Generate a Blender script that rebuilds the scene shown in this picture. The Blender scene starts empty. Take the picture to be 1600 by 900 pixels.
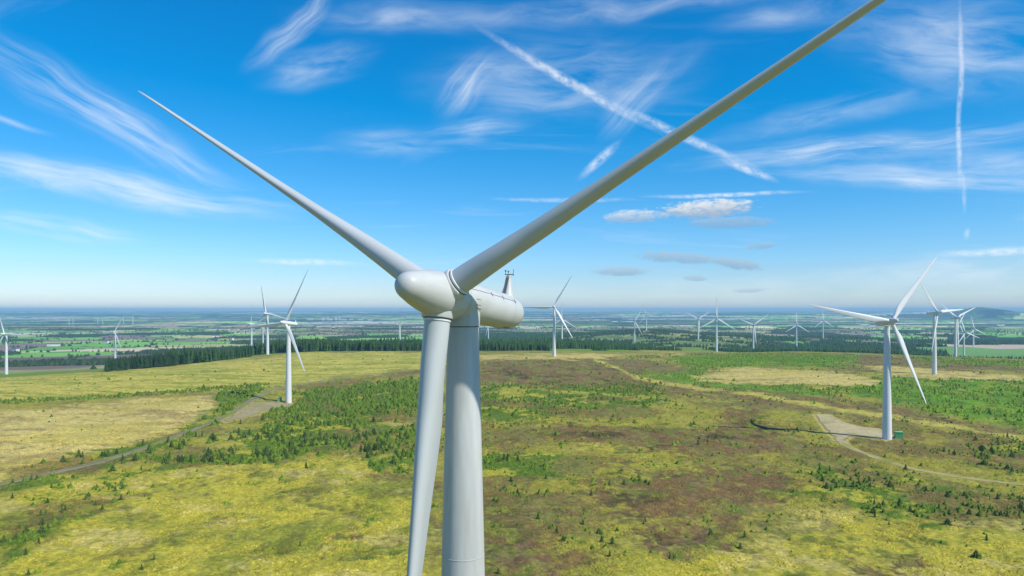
import bpy, math, random
import numpy as np
from mathutils import Matrix, Vector

# ------------------------------------------------------------------ camera, sky, sun, exposure
S = bpy.context.scene
COL = S.collection
F, HZ = 1100.0, 485.0            # focal length and horizon row, in pixels of the 1600 x 900 photograph
SUN_AZ, SUN_EL = math.radians(121), math.radians(44)     # compass angle from +Y towards +X

cam_d = bpy.data.cameras.new('camera')
cam = bpy.data.objects.new('camera', cam_d); COL.objects.link(cam)
cam_d.sensor_width = 36.0; cam_d.lens = F / 1600 * 36
cam_d.shift_y = (HZ - 450) / 1600
cam_d.clip_start = 0.5; cam_d.clip_end = 200000
cam.rotation_euler = (math.pi / 2, 0, 0)
S.camera = cam

S.view_settings.view_transform = 'Standard'; S.view_settings.look = 'None'
S.view_settings.gamma = 1; S.view_settings.use_curve_mapping = False
S.view_settings.exposure = 0.4
cy = S.cycles
cy.max_bounces = 4; cy.diffuse_bounces = 2; cy.glossy_bounces = 2; cy.transmission_bounces = 2
cy.volume_bounces = 0; cy.transparent_max_bounces = 6
cy.use_denoising = True
cy.caustics_reflective = False; cy.caustics_refractive = False

sun_d = bpy.data.lights.new('sun', 'SUN'); sun_d.energy = 3.6; sun_d.angle = math.radians(0.53)
sun_d.color = (1.0, 0.95, 0.86)
sun = bpy.data.objects.new('sun', sun_d); COL.objects.link(sun)
sd = Vector((math.sin(SUN_AZ) * math.cos(SUN_EL), math.cos(SUN_AZ) * math.cos(SUN_EL), math.sin(SUN_EL)))
sun.rotation_euler = sd.to_track_quat('Z', 'Y').to_euler()
sun.location = (150, -150, 300)

W = bpy.data.worlds.new('World'); S.world = W; W.use_nodes = True
W.cycles.sampling_method = 'MANUAL'; W.cycles.sample_map_resolution = 256
SKY_STRENGTH = 0.1
def build_world():
    nt = W.node_tree; N = nt.nodes; L = nt.links
    N.clear()
    def new(t, **k):
        n = N.new(t)
        for a, b in k.items(): setattr(n, a, b)
        return n
    def m(op, a, b=None, c=None):
        n = new('ShaderNodeMath', operation=op)
        for i, v in enumerate((a, b, c)):
            if v is None: continue
            if isinstance(v, (int, float)): n.inputs[i].default_value = v
            else: L.new(v, n.inputs[i])
        return n.outputs[0]
    def rng(x, a, b, c, d, smooth=True):
        n = new('ShaderNodeMapRange'); n.interpolation_type = 'SMOOTHSTEP' if smooth else 'LINEAR'
        L.new(x, n.inputs['Value'])
        for k, v in zip(('From Min', 'From Max', 'To Min', 'To Max'), (a, b, c, d)): n.inputs[k].default_value = v
        return n.outputs['Result']
    tc = new('ShaderNodeTexCoord')
    sx = new('ShaderNodeSeparateXYZ'); L.new(tc.outputs['Generated'], sx.inputs[0])
    az = m('ARCTAN2', sx.outputs[0], sx.outputs[1]); el = m('ARCSINE', sx.outputs[2])
    p = new('ShaderNodeCombineXYZ'); L.new(az, p.inputs[0]); L.new(el, p.inputs[1])
    # gentle warp so that no cloud edge is a clean ellipse
    wn = new('ShaderNodeTexNoise'); wn.inputs['Scale'].default_value = 8; wn.inputs['Detail'].default_value = 2
    L.new(p.outputs[0], wn.inputs['Vector'])
    wv = new('ShaderNodeVectorMath', operation='SUBTRACT'); L.new(wn.outputs['Color'], wv.inputs[0]); wv.inputs[1].default_value = (.5, .5, .5)
    wp = new('ShaderNodeVectorMath', operation='MULTIPLY_ADD'); L.new(wv.outputs[0], wp.inputs[0]); wp.inputs[1].default_value = (.05, .028, 0); L.new(p.outputs[0], wp.inputs[2])
    wpc = new('ShaderNodeVectorMath', operation='MULTIPLY_ADD'); L.new(wv.outputs[0], wpc.inputs[0]); wpc.inputs[1].default_value = (.012, .009, 0); L.new(p.outputs[0], wpc.inputs[2])

    def patch(u, v, hl, hw, ang, strength, kind):
        a = math.atan((u - 800) / F); e = math.atan((HZ - v) / math.hypot(F, u - 800))
        s = math.cos(a) / F
        mp = new('ShaderNodeMapping', vector_type='TEXTURE')
        L.new((wp if kind in 'wv' else wpc).outputs[0], mp.inputs[0])
        mp.inputs['Location'].default_value = (a, e, 0)
        mp.inputs['Rotation'].default_value = (0, 0, math.radians(ang))
        mp.inputs['Scale'].default_value = (hl * s, hw * s, 1)
        ln = new('ShaderNodeVectorMath', operation='LENGTH'); L.new(mp.outputs[0], ln.inputs[0])
        nm = new('ShaderNodeMapping', vector_type='POINT'); L.new(mp.outputs[0], nm.inputs[0])
        nz = new('ShaderNodeTexNoise')
        seed = (u * .37 + v * .61) % 50
        nm.inputs['Location'].default_value = (seed, seed * .7, 0)
        r = hl / hw
        if kind == 'w':      # wispy, combed along its length
            nm.inputs['Scale'].default_value = (hl / 120, hw / 13, 1); nz.inputs['Detail'].default_value = 6; nz.inputs['Roughness'].default_value = .56; nz.inputs['Distortion'].default_value = .25
            lo, hi, e0 = .24, .86, 0.0
        elif kind == 'v':    # veil
            nm.inputs['Scale'].default_value = (hl / 130, hw / 30, 1); nz.inputs['Detail'].default_value = 6; nz.inputs['Roughness'].default_value = .58; nz.inputs['Distortion'].default_value = .4
            lo, hi, e0 = .25, .85, 0.0
        elif kind == 'c':    # contrail
            nm.inputs['Scale'].default_value = (hl / 14, hw / 9, 1); nz.inputs['Detail'].default_value = 5; nz.inputs['Roughness'].default_value = .65
            lo, hi, e0 = .18, .72, 0.1
        else:                # small cumulus
            nm.inputs['Scale'].default_value = (hl / 15, hw / 6, 1); nz.inputs['Detail'].default_value = 6; nz.inputs['Roughness'].default_value = .7
            lo, hi, e0 = .33, .62, 0.25
        nz.inputs['Scale'].default_value = 1.0
        L.new(nm.outputs[0], nz.inputs['Vector'])
        edge = rng(ln.outputs['Value'], e0, 1.0, 1.0, 0.0)
        if kind == 'k':
            body = rng(m('ADD', nz.outputs['Fac'], m('MULTIPLY_ADD', edge, .5, -.34)), .34, .66, 0, strength)
            out = m('MULTIPLY', body, rng(edge, 0, .3, 0, 1))
            ys = new('ShaderNodeSeparateXYZ'); L.new(mp.outputs[0], ys.inputs[0])
            return out, ys.outputs[1], nz.outputs['Fac']
        return m('MULTIPLY', edge, rng(nz.outputs['Fac'], lo, hi, 0, strength)), None, None

    cirrus_and_haze = [
        (190, 290, 300, 34, -8, 1.0, 'w'), (110, 283, 260, 30, -9, 1.0, 'v'), (1480, 262, 300, 40, -3, .7, 'v'), (330, 312, 170, 16, -6, .8, 'w'),
        (150, 170, 260, 50, -28, .75, 'w'), (260, 235, 160, 26, -22, .6, 'w'), (100, 356, 150, 26, -6, .85, 'w'),
        (480, 409, 110, 7, -2, .8, 'c'), (20, 185, 70, 9, -18, .5, 'w'),
        (455, 42, 110, 22, 42, 1.0, 'w'), (500, 100, 120, 40, 15, .7, 'v'), (620, 25, 200, 30, 3, .5, 'v'),
        (728, 132, 80, 36, 50, .85, 'w'), (740, 205, 100, 22, 6, .8, 'w'), (870, 125, 260, 80, 2, .62, 'v'), (610, 222, 120, 34, 4, .55, 'v'),
        (890, 128, 195, 10, -28.5, .9, 'c'), (1075, 215, 160, 9, -27, .75, 'c'), (1170, 267, 55, 8, -26, .9, 'c'),
        (990, 158, 90, 34, 45, .75, 'w'), (935, 250, 52, 10, 40, .8, 'c'), (1030, 110, 100, 24, 25, .5, 'v'),
        (1130, 305, 150, 5, -1, .95, 'c'), (880, 313, 140, 5, -1, .6, 'c'), 
        (1340, 232, 330, 28, 1, .95, 'w'), (1470, 282, 270, 24, -7, 1.0, 'w'), (1290, 182, 230, 30, 8, .5, 'v'), 
        (1500, 70, 240, 90, -14, .7, 'v'), (1000, 8, 420, 26, 2, .55, 'v'), (1240, 20, 160, 30, 0, .5, 'v'),
        (1500, 100, 110, 5.5, 88.5, .8, 'c'), (1497, 220, 90, 5, 90, .8, 'c'), (1504, 300, 42, 4.5, -86, .55, 'c'), (1511, 366, 13, 6, 80, .5, 'c'),
        (1560, 394, 120, 9, 1, .9, 'c'), (1480, 425, 260, 40, 2, .6, 'v'), (90, 440, 230, 30, 3, .5, 'v'), (420, 458, 700, 40, 0, .3, 'v'), (1280, 450, 640, 44, 1, .45, 'v'),  # last three veils paint low milky haze into the sky colour
    ]
    inv = None
    for c in cirrus_and_haze:
        q = m('SUBTRACT', 1.0, patch(*c)[0])
        inv = q if inv is None else m('MULTIPLY', inv, q)
    # the same sort of cirrus goes on all round the sky
    pl = new('ShaderNodeVectorMath', operation='DIVIDE'); L.new(tc.outputs['Generated'], pl.inputs[0])
    den = m('ADD', m('MAXIMUM', sx.outputs[2], 0), .12); dn = new('ShaderNodeCombineXYZ')
    for i in range(3): L.new(den, dn.inputs[i])
    L.new(dn.outputs[0], pl.inputs[1])
    gm = new('ShaderNodeMapping'); gm.inputs['Scale'].default_value = (.5, 1.7, 0); gm.inputs['Rotation'].default_value = (0, 0, .2); L.new(pl.outputs[0], gm.inputs[0])
    gn = new('ShaderNodeTexNoise'); gn.inputs['Scale'].default_value = 1.3; gn.inputs['Detail'].default_value = 7; gn.inputs['Roughness'].default_value = .6; gn.inputs['Distortion'].default_value = .7
    L.new(gm.outputs[0], gn.inputs['Vector'])
    glob = m('MULTIPLY', rng(gn.outputs['Fac'], .55, .85, 0, .3), rng(sx.outputs[2], 0.0, .1, 0, 1))
    inv = m('MULTIPLY', inv, m('SUBTRACT', 1.0, glob))
    cir = m('MULTIPLY', m('SUBTRACT', 1.0, inv), .78)

    sky = new('ShaderNodeTexSky', sky_type='NISHITA'); sky.sun_disc = False
    sky.sun_elevation = SUN_EL; sky.sun_rotation = SUN_AZ
    sky.altitude = 300; sky.air_density = 1.0; sky.dust_density = .12; sky.ozone_density = 2.2
    hs = new('ShaderNodeHueSaturation'); hs.inputs['Saturation'].default_value = 1.32; hs.inputs['Value'].default_value = 1.0; hs.inputs['Hue'].default_value = .483
    L.new(sky.outputs[0], hs.inputs['Color'])
    gr = new('ShaderNodeVectorMath', operation='MULTIPLY_ADD'); L.new(hs.outputs[0], gr.inputs[0]); gr.inputs[1].default_value = (.74, .82, 1.04); gr.inputs[2].default_value = (-.56, .06, .80)
    gc = new('ShaderNodeVectorMath', operation='MAXIMUM'); L.new(gr.outputs[0], gc.inputs[0]); gc.inputs[1].default_value = (.03, .1, .1)
    mx = new('ShaderNodeMix', data_type='RGBA'); L.new(cir, mx.inputs['Factor']); L.new(gc.outputs[0], mx.inputs['A']); mx.inputs['B'].default_value = (7.3, 7.7, 8.1, 1)
    cur = mx.outputs['Result']
    cumulus = [(1105, 326, 115, 24, 1, .85), (990, 339, 80, 17, 2, .6), (1140, 348, 110, 16, -2, .5), (1060, 403, 105, 16, -3, .6), (1152, 411, 62, 15, -8, .65),
               (970, 424, 72, 12, -1, .6), (1085, 435, 30, 8, 0, .5), (1190, 383, 40, 9, 3, .5), (1170, 452, 44, 6, 4, .4)]
    for (u, v, hl, hw, a_, s_) in cumulus:
        o, y, nz = patch(u, v, hl, hw, a_, s_, 'k')
        top = rng(m('ADD', y, m('MULTIPLY_ADD', nz, 1.2, -.6)), -.5, .6, 0, 1)  # cloud shading put into the colour: pale tops, grey undersides
        cc = new('ShaderNodeMix', data_type='RGBA'); L.new(top, cc.inputs['Factor'])
        cc.inputs['A'].default_value = (3.0, 3.7, 4.6, 1) if v < 345 else (2.1, 3.1, 4.2, 1)
        cc.inputs['B'].default_value = (6.9, 6.9, 6.8, 1) if v < 345 else (3.7, 4.4, 5.1, 1)
        mm = new('ShaderNodeMix', data_type='RGBA'); L.new(o, mm.inputs['Factor']); L.new(cur, mm.inputs['A']); L.new(cc.outputs['Result'], mm.inputs['B'])
        cur = mm.outputs['Result']
    bg = new('ShaderNodeBackground'); bg.inputs['Strength'].default_value = SKY_STRENGTH; L.new(cur, bg.inputs['Color'])
    out = new('ShaderNodeOutputWorld'); L.new(bg.outputs[0], out.inputs['Surface'])
build_world()

# ------------------------------------------------------------------ helpers
RND = random.Random(7)
def lin(r, g, b, k=1.0):
    f = lambda c: ((c / 255 + .055) / 1.055) ** 2.4 if c > 10 else c / 255 / 12.92
    return np.array([f(r) * k, f(g) * k, f(b) * k])

def tag(o, label=None, cat=None, group=None, kind=None):
    if label: o['label'] = label
    if cat: o['category'] = cat
    if group: o['group'] = group
    if kind: o['kind'] = kind
    return o

def empty(name, loc=(0, 0, 0), rz=0):
    o = bpy.data.objects.new(name, None); COL.objects.link(o)
    o.empty_display_size = .5; o.location = loc; o.rotation_euler = (0, 0, rz); return o

def mesh(name, verts, faces, mat=None, smooth=False):
    me = bpy.data.meshes.new(name); me.from_pydata([tuple(v) for v in verts], [], faces)
    if mat: me.materials.append(mat)
    if smooth: me.polygons.foreach_set('use_smooth', [True] * len(me.polygons))
    me.update(); return me

def link(name, me, parent=None, mw=None):
    o = bpy.data.objects.new(name, me); COL.objects.link(o)
    if parent: o.parent = parent
    if mw is not None: o.matrix_local = mw
    return o

def np_mesh(name, V, FC, mat, colors=None, smooth=False):
    """V (n,3), FC (m,k) arrays; colors (n,3) linear"""
    me = bpy.data.meshes.new(name); n, (mm, k) = len(V), FC.shape
    me.vertices.add(n); me.vertices.foreach_set('co', V.astype(np.float32).ravel())
    me.loops.add(mm * k); me.loops.foreach_set('vertex_index', FC.astype(np.int32).ravel())
    me.polygons.add(mm); me.polygons.foreach_set('loop_start', np.arange(0, mm * k, k, dtype=np.int32))
    if smooth: me.polygons.foreach_set('use_smooth', np.ones(mm, bool))
    me.update(calc_edges=True)
    if colors is not None:
        ca = me.color_attributes.new('tint', 'FLOAT_COLOR', 'POINT')
        c4 = np.ones((n, 4), np.float32); c4[:, :3] = colors
        ca.data.foreach_set('color', c4.ravel())
    me.materials.append(mat); return me

class MB:
    """collects simple shapes into one mesh"""
    def __init__(s): s.v, s.f = [], []
    def add(s, V, FC, M=None):
        b = len(s.v)
        s.v += [tuple((M @ Vector(v)) if M else v) for v in V]; s.f += [tuple(i + b for i in f) for f in FC]; return s
    def box(s, c, d, M=None):
        x, y, z = (k / 2 for k in d)
        V = [(c[0] + a * x, c[1] + b * y, c[2] + e * z) for a in (-1, 1) for b in (-1, 1) for e in (-1, 1)]
        return s.add(V, [(0, 1, 3, 2), (4, 6, 7, 5), (0, 4, 5, 1), (2, 3, 7, 6), (0, 2, 6, 4), (1, 5, 7, 3)], M)
    def lathe(s, prof, seg=24, M=None, cap=True):
        """prof: (radius, z) list, about local Z"""
        V, FC = [], []
        for r, z in prof:
            V += [(r * math.cos(2 * math.pi * i / seg), r * math.sin(2 * math.pi * i / seg), z) for i in range(seg)]
        for j in range(len(prof) - 1):
            for i in range(seg):
                a, b = j * seg + i, j * seg + (i + 1) % seg
                FC.append((a, b, b + seg, a + seg))
        if cap:
            FC.append(tuple(reversed(range(seg)))); FC.append(tuple((len(prof) - 1) * seg + i for i in range(seg)))
        return s.add(V, FC, M)
    def done(s, name, mat, smooth=False, auto=None):
        me = mesh(name, s.v, s.f, mat, smooth)
        if auto is not None: me.set_sharp_from_angle(angle=math.radians(auto))
        return me

# ------------------------------------------------------------------ materials
def base_mat(name):
    m_ = bpy.data.materials.new(name); m_.use_nodes = True
    return m_, m_.node_tree.nodes, m_.node_tree.links, m_.node_tree.nodes['Principled BSDF']

def paint_mat(name, col, rough=.42, dirt=.2, scale=1.0, stretch=(1, 1, .12)):
    m_, N, L, P = base_mat(name)
    tc = N.new('ShaderNodeTexCoord'); mp = N.new('ShaderNodeMapping'); mp.inputs['Scale'].default_value = stretch
    nz = N.new('ShaderNodeTexNoise'); nz.inputs['Scale'].default_value = scale; nz.inputs['Detail'].default_value = 7; nz.inputs['Roughness'].default_value = .62
    rp = N.new('ShaderNodeValToRGB'); rp.color_ramp.elements[0].position = .36; rp.color_ramp.elements[1].position = .68
    c = np.array(col)
    rp.color_ramp.elements[0].color = (*(c * (1 - dirt) * np.array([1, .985, .95])), 1); rp.color_ramp.elements[1].color = (*c, 1)
    L.new(tc.outputs['Object'], mp.inputs[0]); L.new(mp.outputs[0], nz.inputs['Vector']); L.new(nz.outputs['Fac'], rp.inputs[0]); L.new(rp.outputs[0], P.inputs['Base Color'])
    rr = N.new('ShaderNodeMapRange'); rr.inputs['To Min'].default_value = rough + .12; rr.inputs['To Max'].default_value = rough - .06
    L.new(nz.outputs['Fac'], rr.inputs['Value']); L.new(rr.outputs[0], P.inputs['Roughness'])
    P.inputs['Specular IOR Level'].default_value = .35
    return m_

def tint_mat(name, scale, amount, bump=0.0, bscale=1.0, rough=.95):
    """colour from the mesh's own tint, broken up by fine noise"""
    m_, N, L, P = base_mat(name)
    at = N.new('ShaderNodeAttribute'); at.attribute_name = 'tint'
    geo = N.new('ShaderNodeNewGeometry')
    nz = N.new('ShaderNodeTexNoise'); nz.inputs['Scale'].default_value = scale; nz.inputs['Detail'].default_value = 5; nz.inputs['Roughness'].default_value = .7
    L.new(geo.outputs['Position'], nz.inputs['Vector'])
    mr = N.new('ShaderNodeMapRange'); mr.inputs['From Min'].default_value = .3; mr.inputs['From Max'].default_value = .7
    mr.inputs['To Min'].default_value = 1 - amount; mr.inputs['To Max'].default_value = 1 + amount
    L.new(nz.outputs['Fac'], mr.inputs['Value'])
    vm = N.new('ShaderNodeVectorMath'); vm.operation = 'SCALE'
    L.new(at.outputs['Color'], vm.inputs[0]); L.new(mr.outputs[0], vm.inputs['Scale']); L.new(vm.outputs[0], P.inputs['Base Color'])
    P.inputs['Roughness'].default_value = rough; P.inputs['Specular IOR Level'].default_value = .12
    if bump:
        n2 = N.new('ShaderNodeTexNoise'); n2.inputs['Scale'].default_value = bscale; n2.inputs['Detail'].default_value = 6; n2.inputs['Roughness'].default_value = .7
        L.new(geo.outputs['Position'], n2.inputs['Vector'])
        b = N.new('ShaderNodeBump'); b.inputs['Strength'].default_value = 1.0; b.inputs['Distance'].default_value = bump
        L.new(n2.outputs['Fac'], b.inputs['Height']); L.new(b.outputs[0], P.inputs['Normal'])
    return m_

def leaf_mat(name, c0, c1):
    m_, N, L, P = base_mat(name)
    oi = N.new('ShaderNodeObjectInfo'); geo = N.new('ShaderNodeNewGeometry')
    nz = N.new('ShaderNodeTexNoise'); nz.inputs['Scale'].default_value = 2.5; nz.inputs['Detail'].default_value = 3
    L.new(geo.outputs['Position'], nz.inputs['Vector'])
    ad = N.new('ShaderNodeMath'); ad.operation = 'MULTIPLY_ADD'; ad.inputs[1].default_value = .7
    L.new(oi.outputs['Random'], ad.inputs[0]); 
    sb = N.new('ShaderNodeMath'); sb.operation = 'MULTIPLY_ADD'; sb.inputs[1].default_value = 1.4; sb.inputs[2].default_value = -.55
    L.new(nz.outputs['Fac'], sb.inputs[0]); L.new(sb.outputs[0], ad.inputs[2])
    mx = N.new('ShaderNodeMix'); mx.data_type = 'RGBA'; mx.inputs['A'].default_value = (*c0, 1); mx.inputs['B'].default_value = (*c1, 1)
    L.new(ad.outputs[0], mx.inputs['Factor']); L.new(mx.outputs['Result'], P.inputs['Base Color'])
    P.inputs['Roughness'].default_value = .85; P.inputs['Specular IOR Level'].default_value = .15
    return m_

M_WHITE = paint_mat('turbine_paint', (.56, .575, .55))
M_SHELL = paint_mat('nacelle_shell_paint', (.565, .58, .555), rough=.42, dirt=.14, scale=.8, stretch=(1, .5, 1))
M_BLADE = paint_mat('blade_gelcoat', (.525, .555, .55), rough=.38, dirt=.10, scale=.5, stretch=(1, 1, .2))
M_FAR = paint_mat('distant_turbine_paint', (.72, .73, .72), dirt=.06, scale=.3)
M_SEAM = paint_mat('dark_seam', (.13, .135, .14), rough=.7)
M_DARK = paint_mat('dark_metal', (.12, .125, .13), rough=.5)
M_BOX = paint_mat('green_cabinet_paint', (.10, .44, .17), rough=.5, dirt=.25, scale=1.5)
M_BOXTOP = paint_mat('green_cabinet_roof', (.2, .55, .28), rough=.5, dirt=.2, scale=1.5)
M_CONC = paint_mat('concrete', (.34, .33, .30), rough=.9, dirt=.25, scale=1.0, stretch=(1, 1, 1))
M_WALL = paint_mat('white_render', (.75, .74, .70), rough=.9, dirt=.2, scale=.3, stretch=(1, 1, 1))
M_ROOF = paint_mat('slate_roof', (.16, .15, .16), rough=.8, dirt=.3, scale=.5, stretch=(1, 1, 1))
M_GROUND = tint_mat('moorland', .75, .42, bump=.6, bscale=.6)
M_TRACK = tint_mat('gravel', .5, .16, bump=.05, bscale=2.0)
M_VEG = tint_mat('needles', .9, .25)
M_CROWN = leaf_mat('young_conifer_needles', (.040, .074, .018), (.110, .160, .036))
M_SPRUCE = leaf_mat('spruce_needles', (.016, .042, .014), (.045, .090, .028))
M_BARK = paint_mat('bark', (.10, .075, .055), rough=.95, dirt=.3, scale=3)

# ------------------------------------------------------------------ terrain
def _h(ix, iy, seed):
    n = (ix.astype(np.int64) * 374761393 + iy.astype(np.int64) * 668265263 + seed * 1442695041) & 0xffffffff
    n = ((n ^ (n >> 13)) * 1274126177) & 0xffffffff
    n = n ^ (n >> 16)
    return (n & 0xffffff) / float(0xffffff)
def vnoise(x, y, seed=0):
    ix, iy = np.floor(x), np.floor(y); fx, fy = x - ix, y - iy
    fx = fx * fx * (3 - 2 * fx); fy = fy * fy * (3 - 2 * fy)
    a, b, c, d = _h(ix, iy, seed), _h(ix + 1, iy, seed), _h(ix, iy + 1, seed), _h(ix + 1, iy + 1, seed)
    return (a + (b - a) * fx) * (1 - fy) + (c + (d - c) * fx) * fy
def fbm(x, y, s, octv=4, seed=0, rough=.55):
    x, y = x / s, y / s; t = np.zeros_like(x); amp = 1.; tot = 0.
    for o in range(octv):
        t += amp * vnoise(x + 17.3 * o, y - 9.1 * o, seed + o); tot += amp; amp *= rough
        x, y = x * 1.93 + y * .31, y * 1.93 - x * .31
    return t / tot
def sst(x, a, b):
    t = np.clip((x - a) / (b - a), 0, 1); return t * t * (3 - 2 * t)

# turbines: hub px, base px row, hub height m  (distance follows from the height of the tower in the picture)
# (name key, u, v_hub, v_base, H, yaw deg, rotor angle deg, pitch deg)
TURB = [
    ('right_big', 1386, 502, 686, 56.0, -8, 41, -12),
    ('left_big', 451, 503, 628, 56.0, 30, 24, -20),
    ('far_left_edge', 10, 522, 585, 56.0, 15, -28, -10),
    ('valley_left', 180, 518.5, 559.7, 56.0, 8, 29, -10),
    ('behind_left', 418, 490, 554, 56.0, 20, -18, -10),
    ('forest_left', 393, 506, 546, 56.0, 35, 4, -10),
    ('forest_left_far', 411, 512, 539, 56.0, 30, 15, -10),
    ('valley_centre', 625, 508, 535, 56.0, 10, 60, -5),
    ('under_nacelle', 763, 507, 532, 56.0, 10, 70, -5),
    ('centre', 866, 479.6, 557, 56.0, 8, 29, -35),
    ('centre_behind', 878, 499, 536, 56.0, 8, 0, -8),
    ('mid_a', 991.5, 502.4, 534, 56.0, 5, 31, -8),
    ('mid_b', 1010, 491.6, 516, 56.0, 10, -20, -8),
    ('mid_c', 1091, 498.7, 530.4, 58.0, -5, 58, -5),
    ('mid_d', 1119.5, 498, 549.6, 62.0, 5, 2, -5),
    ('mid_e', 1177, 508, 549.7, 58.0, 0, 55, -5),
    ('mid_f', 1244.5, 508.4, 543, 64.0, -5, 1, -5),
    ('mid_g', 1286, 501, 528, 60.0, -10, 0, -5),
    ('right_dark', 1460, 488.5, 584.5, 58.0, -27, -34, -15),
    ('right_two', 1493, 496, 557.7, 62.0, -14, 67, -8),
    ('right_behind', 1497, 506, 542, 56.0, -15, 40, -8),
    ('right_three', 1506, 519.5, 561.8, 56.0, -20, -12, -8),
    ('right_far', 1521, 514.4, 545, 56.0, -15, -8, -8),
] + [('ridge_%d' % i, u, vh, 507.5, 56.0, 10 + 5 * i, r, -5) for i, (u, vh, r) in enumerate(
    [(108, 496.6, 50), (114, 496.8, 10), (153, 497, 55), (160.5, 496.8, 62), (193, 497, 40), (207.5, 496.2, 5)])]
TPOS = {}
for k, u, vh, vb, H, yaw, rot, pit in TURB:
    D = H * F / (vb - vh); TPOS[k] = ((u - 800) * D / F, D, -(vb - HZ) * D / F)

CTRL = [TPOS[k] for k in TPOS if not k.startswith('ridge')]
def cp(u, D, v=None, z=None): CTRL.append(((u - 800) * D / F, D, -(v - HZ) * D / F if z is None else z))
for u in (-150, 250, 800, 1350, 1750):
    cp(u, 8, z=-55.2); cp(u, 60, z=-55.5); cp(u, 150, z=-57.0)
for u, z in ((-150, -62), (0, -60.5), (250, -59.5), (560, -58.5), (850, -58.5), (1150, -59.5), (1400, -60.5), (1700, -62)): cp(u, 250, z=z)
for u, D, v in ((-150, 520, 612), (0, 640, 592), (160, 690, 582), (330, 780, 568), (480, 930, 552.5), (650, 930, 551.5), (760, 850, 556), (960, 900, 556),
                (1040, 1050, 551), (1240, 1100, 549), (1350, 1050, 551.5), (1600, 900, 562), (1750, 850, 567),
                (0, 420, 644), (200, 430, 642), (620, 600, 597), (800, 560, 597), (1000, 620, 590), (1200, 560, 603), (1600, 500, 625), (1250, 800, 568), (1550, 700, 580)): cp(u, D, v)
for u, z in ((-150, -98), (0, -94), (180, -92)): cp(u, 1150, z=z)
for u, z in ((330, -80), (480, -68), (650, -66), (800, -64), (950, -66)): cp(u, 1300, z=z)
for u, z in ((480, -92), (650, -90), (800, -84), (1400, -96), (1600, -98), (1750, -100)): cp(u, 1750, z=z)
for u in (-150, 100, 400, 700, 1000, 1300, 1600, 1750):
    cp(u, 3200, z=-112); cp(u, 5600, z=-115); cp(u, 9000, z=-108)
for u, z1, z2 in ((-150, -40, 10), (150, -44, 0), (420, -40, 15), (700, -40, -10), (950, -45, 15), (1200, -40, 40), (1400, -40, 40), (1750, -30, 80)):
    cp(u, 14000, z=z1 - 20); cp(u, 19000, z=-30); cp(u, 27000, z=-40)
CTRL = np.array(CTRL)
def _qc(X, Y): return np.stack([np.clip(np.arctan2(X, Y), -.80, .80) * 2.2, np.log(np.maximum(np.hypot(X, Y), 8.))], -1)
_Q = _qc(CTRL[:, 0], CTRL[:, 1])
_phi = lambda d2: np.sqrt(d2 + .05 ** 2)
_A = _phi(((_Q[:, None] - _Q[None]) ** 2).sum(-1)) + np.eye(len(_Q)) * -2e-3
_Wt = np.linalg.solve(np.block([[_A, np.ones((len(_Q), 1))], [np.ones((1, len(_Q))), np.zeros((1, 1))]]), np.append(CTRL[:, 2], 0))
def z_base(X, Y):
    X = np.asarray(X, float); Y = np.asarray(Y, float); sh = X.shape
    q = _qc(X.ravel(), Y.ravel()); out = np.empty(len(q))
    for i in range(0, len(q), 60000):
        d2 = ((q[i:i + 60000, None] - _Q[None]) ** 2).sum(-1); out[i:i + 60000] = _phi(d2) @ _Wt[:-1] + _Wt[-1]
    return out.reshape(sh)
def z_macro(X, Y):
    X = np.asarray(X, float); Y = np.asarray(Y, float)
    z = z_base(X, Y); r = np.hypot(X, Y)
    z = z + (fbm(X, Y, 70, 3, 11) - .5) * 2.6 * sst(r, 60, 200) * (1 - sst(r, 600, 1000))
    z = z + (fbm(X, Y, 700, 3, 12) - .5) * 16 * sst(r, 1500, 3500)
    far = sst(r, 9000, 17000)
    z = z + (fbm(X, Y, 5200, 4, 13) - .5) * 46 * far
    # the rounded hill on the right skyline
    for u, D, h, sx_, sy_ in ((1535, 9500, 96, 380, 900), (1440, 9800, 62, 900, 900), (1700, 9800, 98, 1300, 900), (1200, 11500, 34, 1500, 1200), (1000, 12000, 26, 700, 1200), (560, 12500, 20, 1600, 1200)):
        cx = (u - 800) * D / F; z = z + h * np.exp(-((X - cx) / sx_) ** 2 - ((Y - D) / sy_) ** 2)
    return z
def px(X, Y, Z): return 800 + F * X / np.maximum(Y, 1), HZ - F * Z / np.maximum(Y, 1)
_DD = np.exp(np.linspace(math.log(90), math.log(9000), 900))
def ground(u, v, lift=0.0):
    """first point of the ground on the line of sight through a pixel"""
    X = (u - 800) / F * _DD; z = z_macro(X, _DD); vv = HZ - F * z / _DD
    i = int(np.argmax(vv <= v)); i = max(i, 1)
    t = (vv[i - 1] - v) / max(vv[i - 1] - vv[i], 1e-6); D = _DD[i - 1] + t * (_DD[i] - _DD[i - 1])
    x = (u - 800) / F * D
    return np.array([x, D, float(z_macro(np.array([x]), np.array([D]))[0]) + lift])

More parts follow.
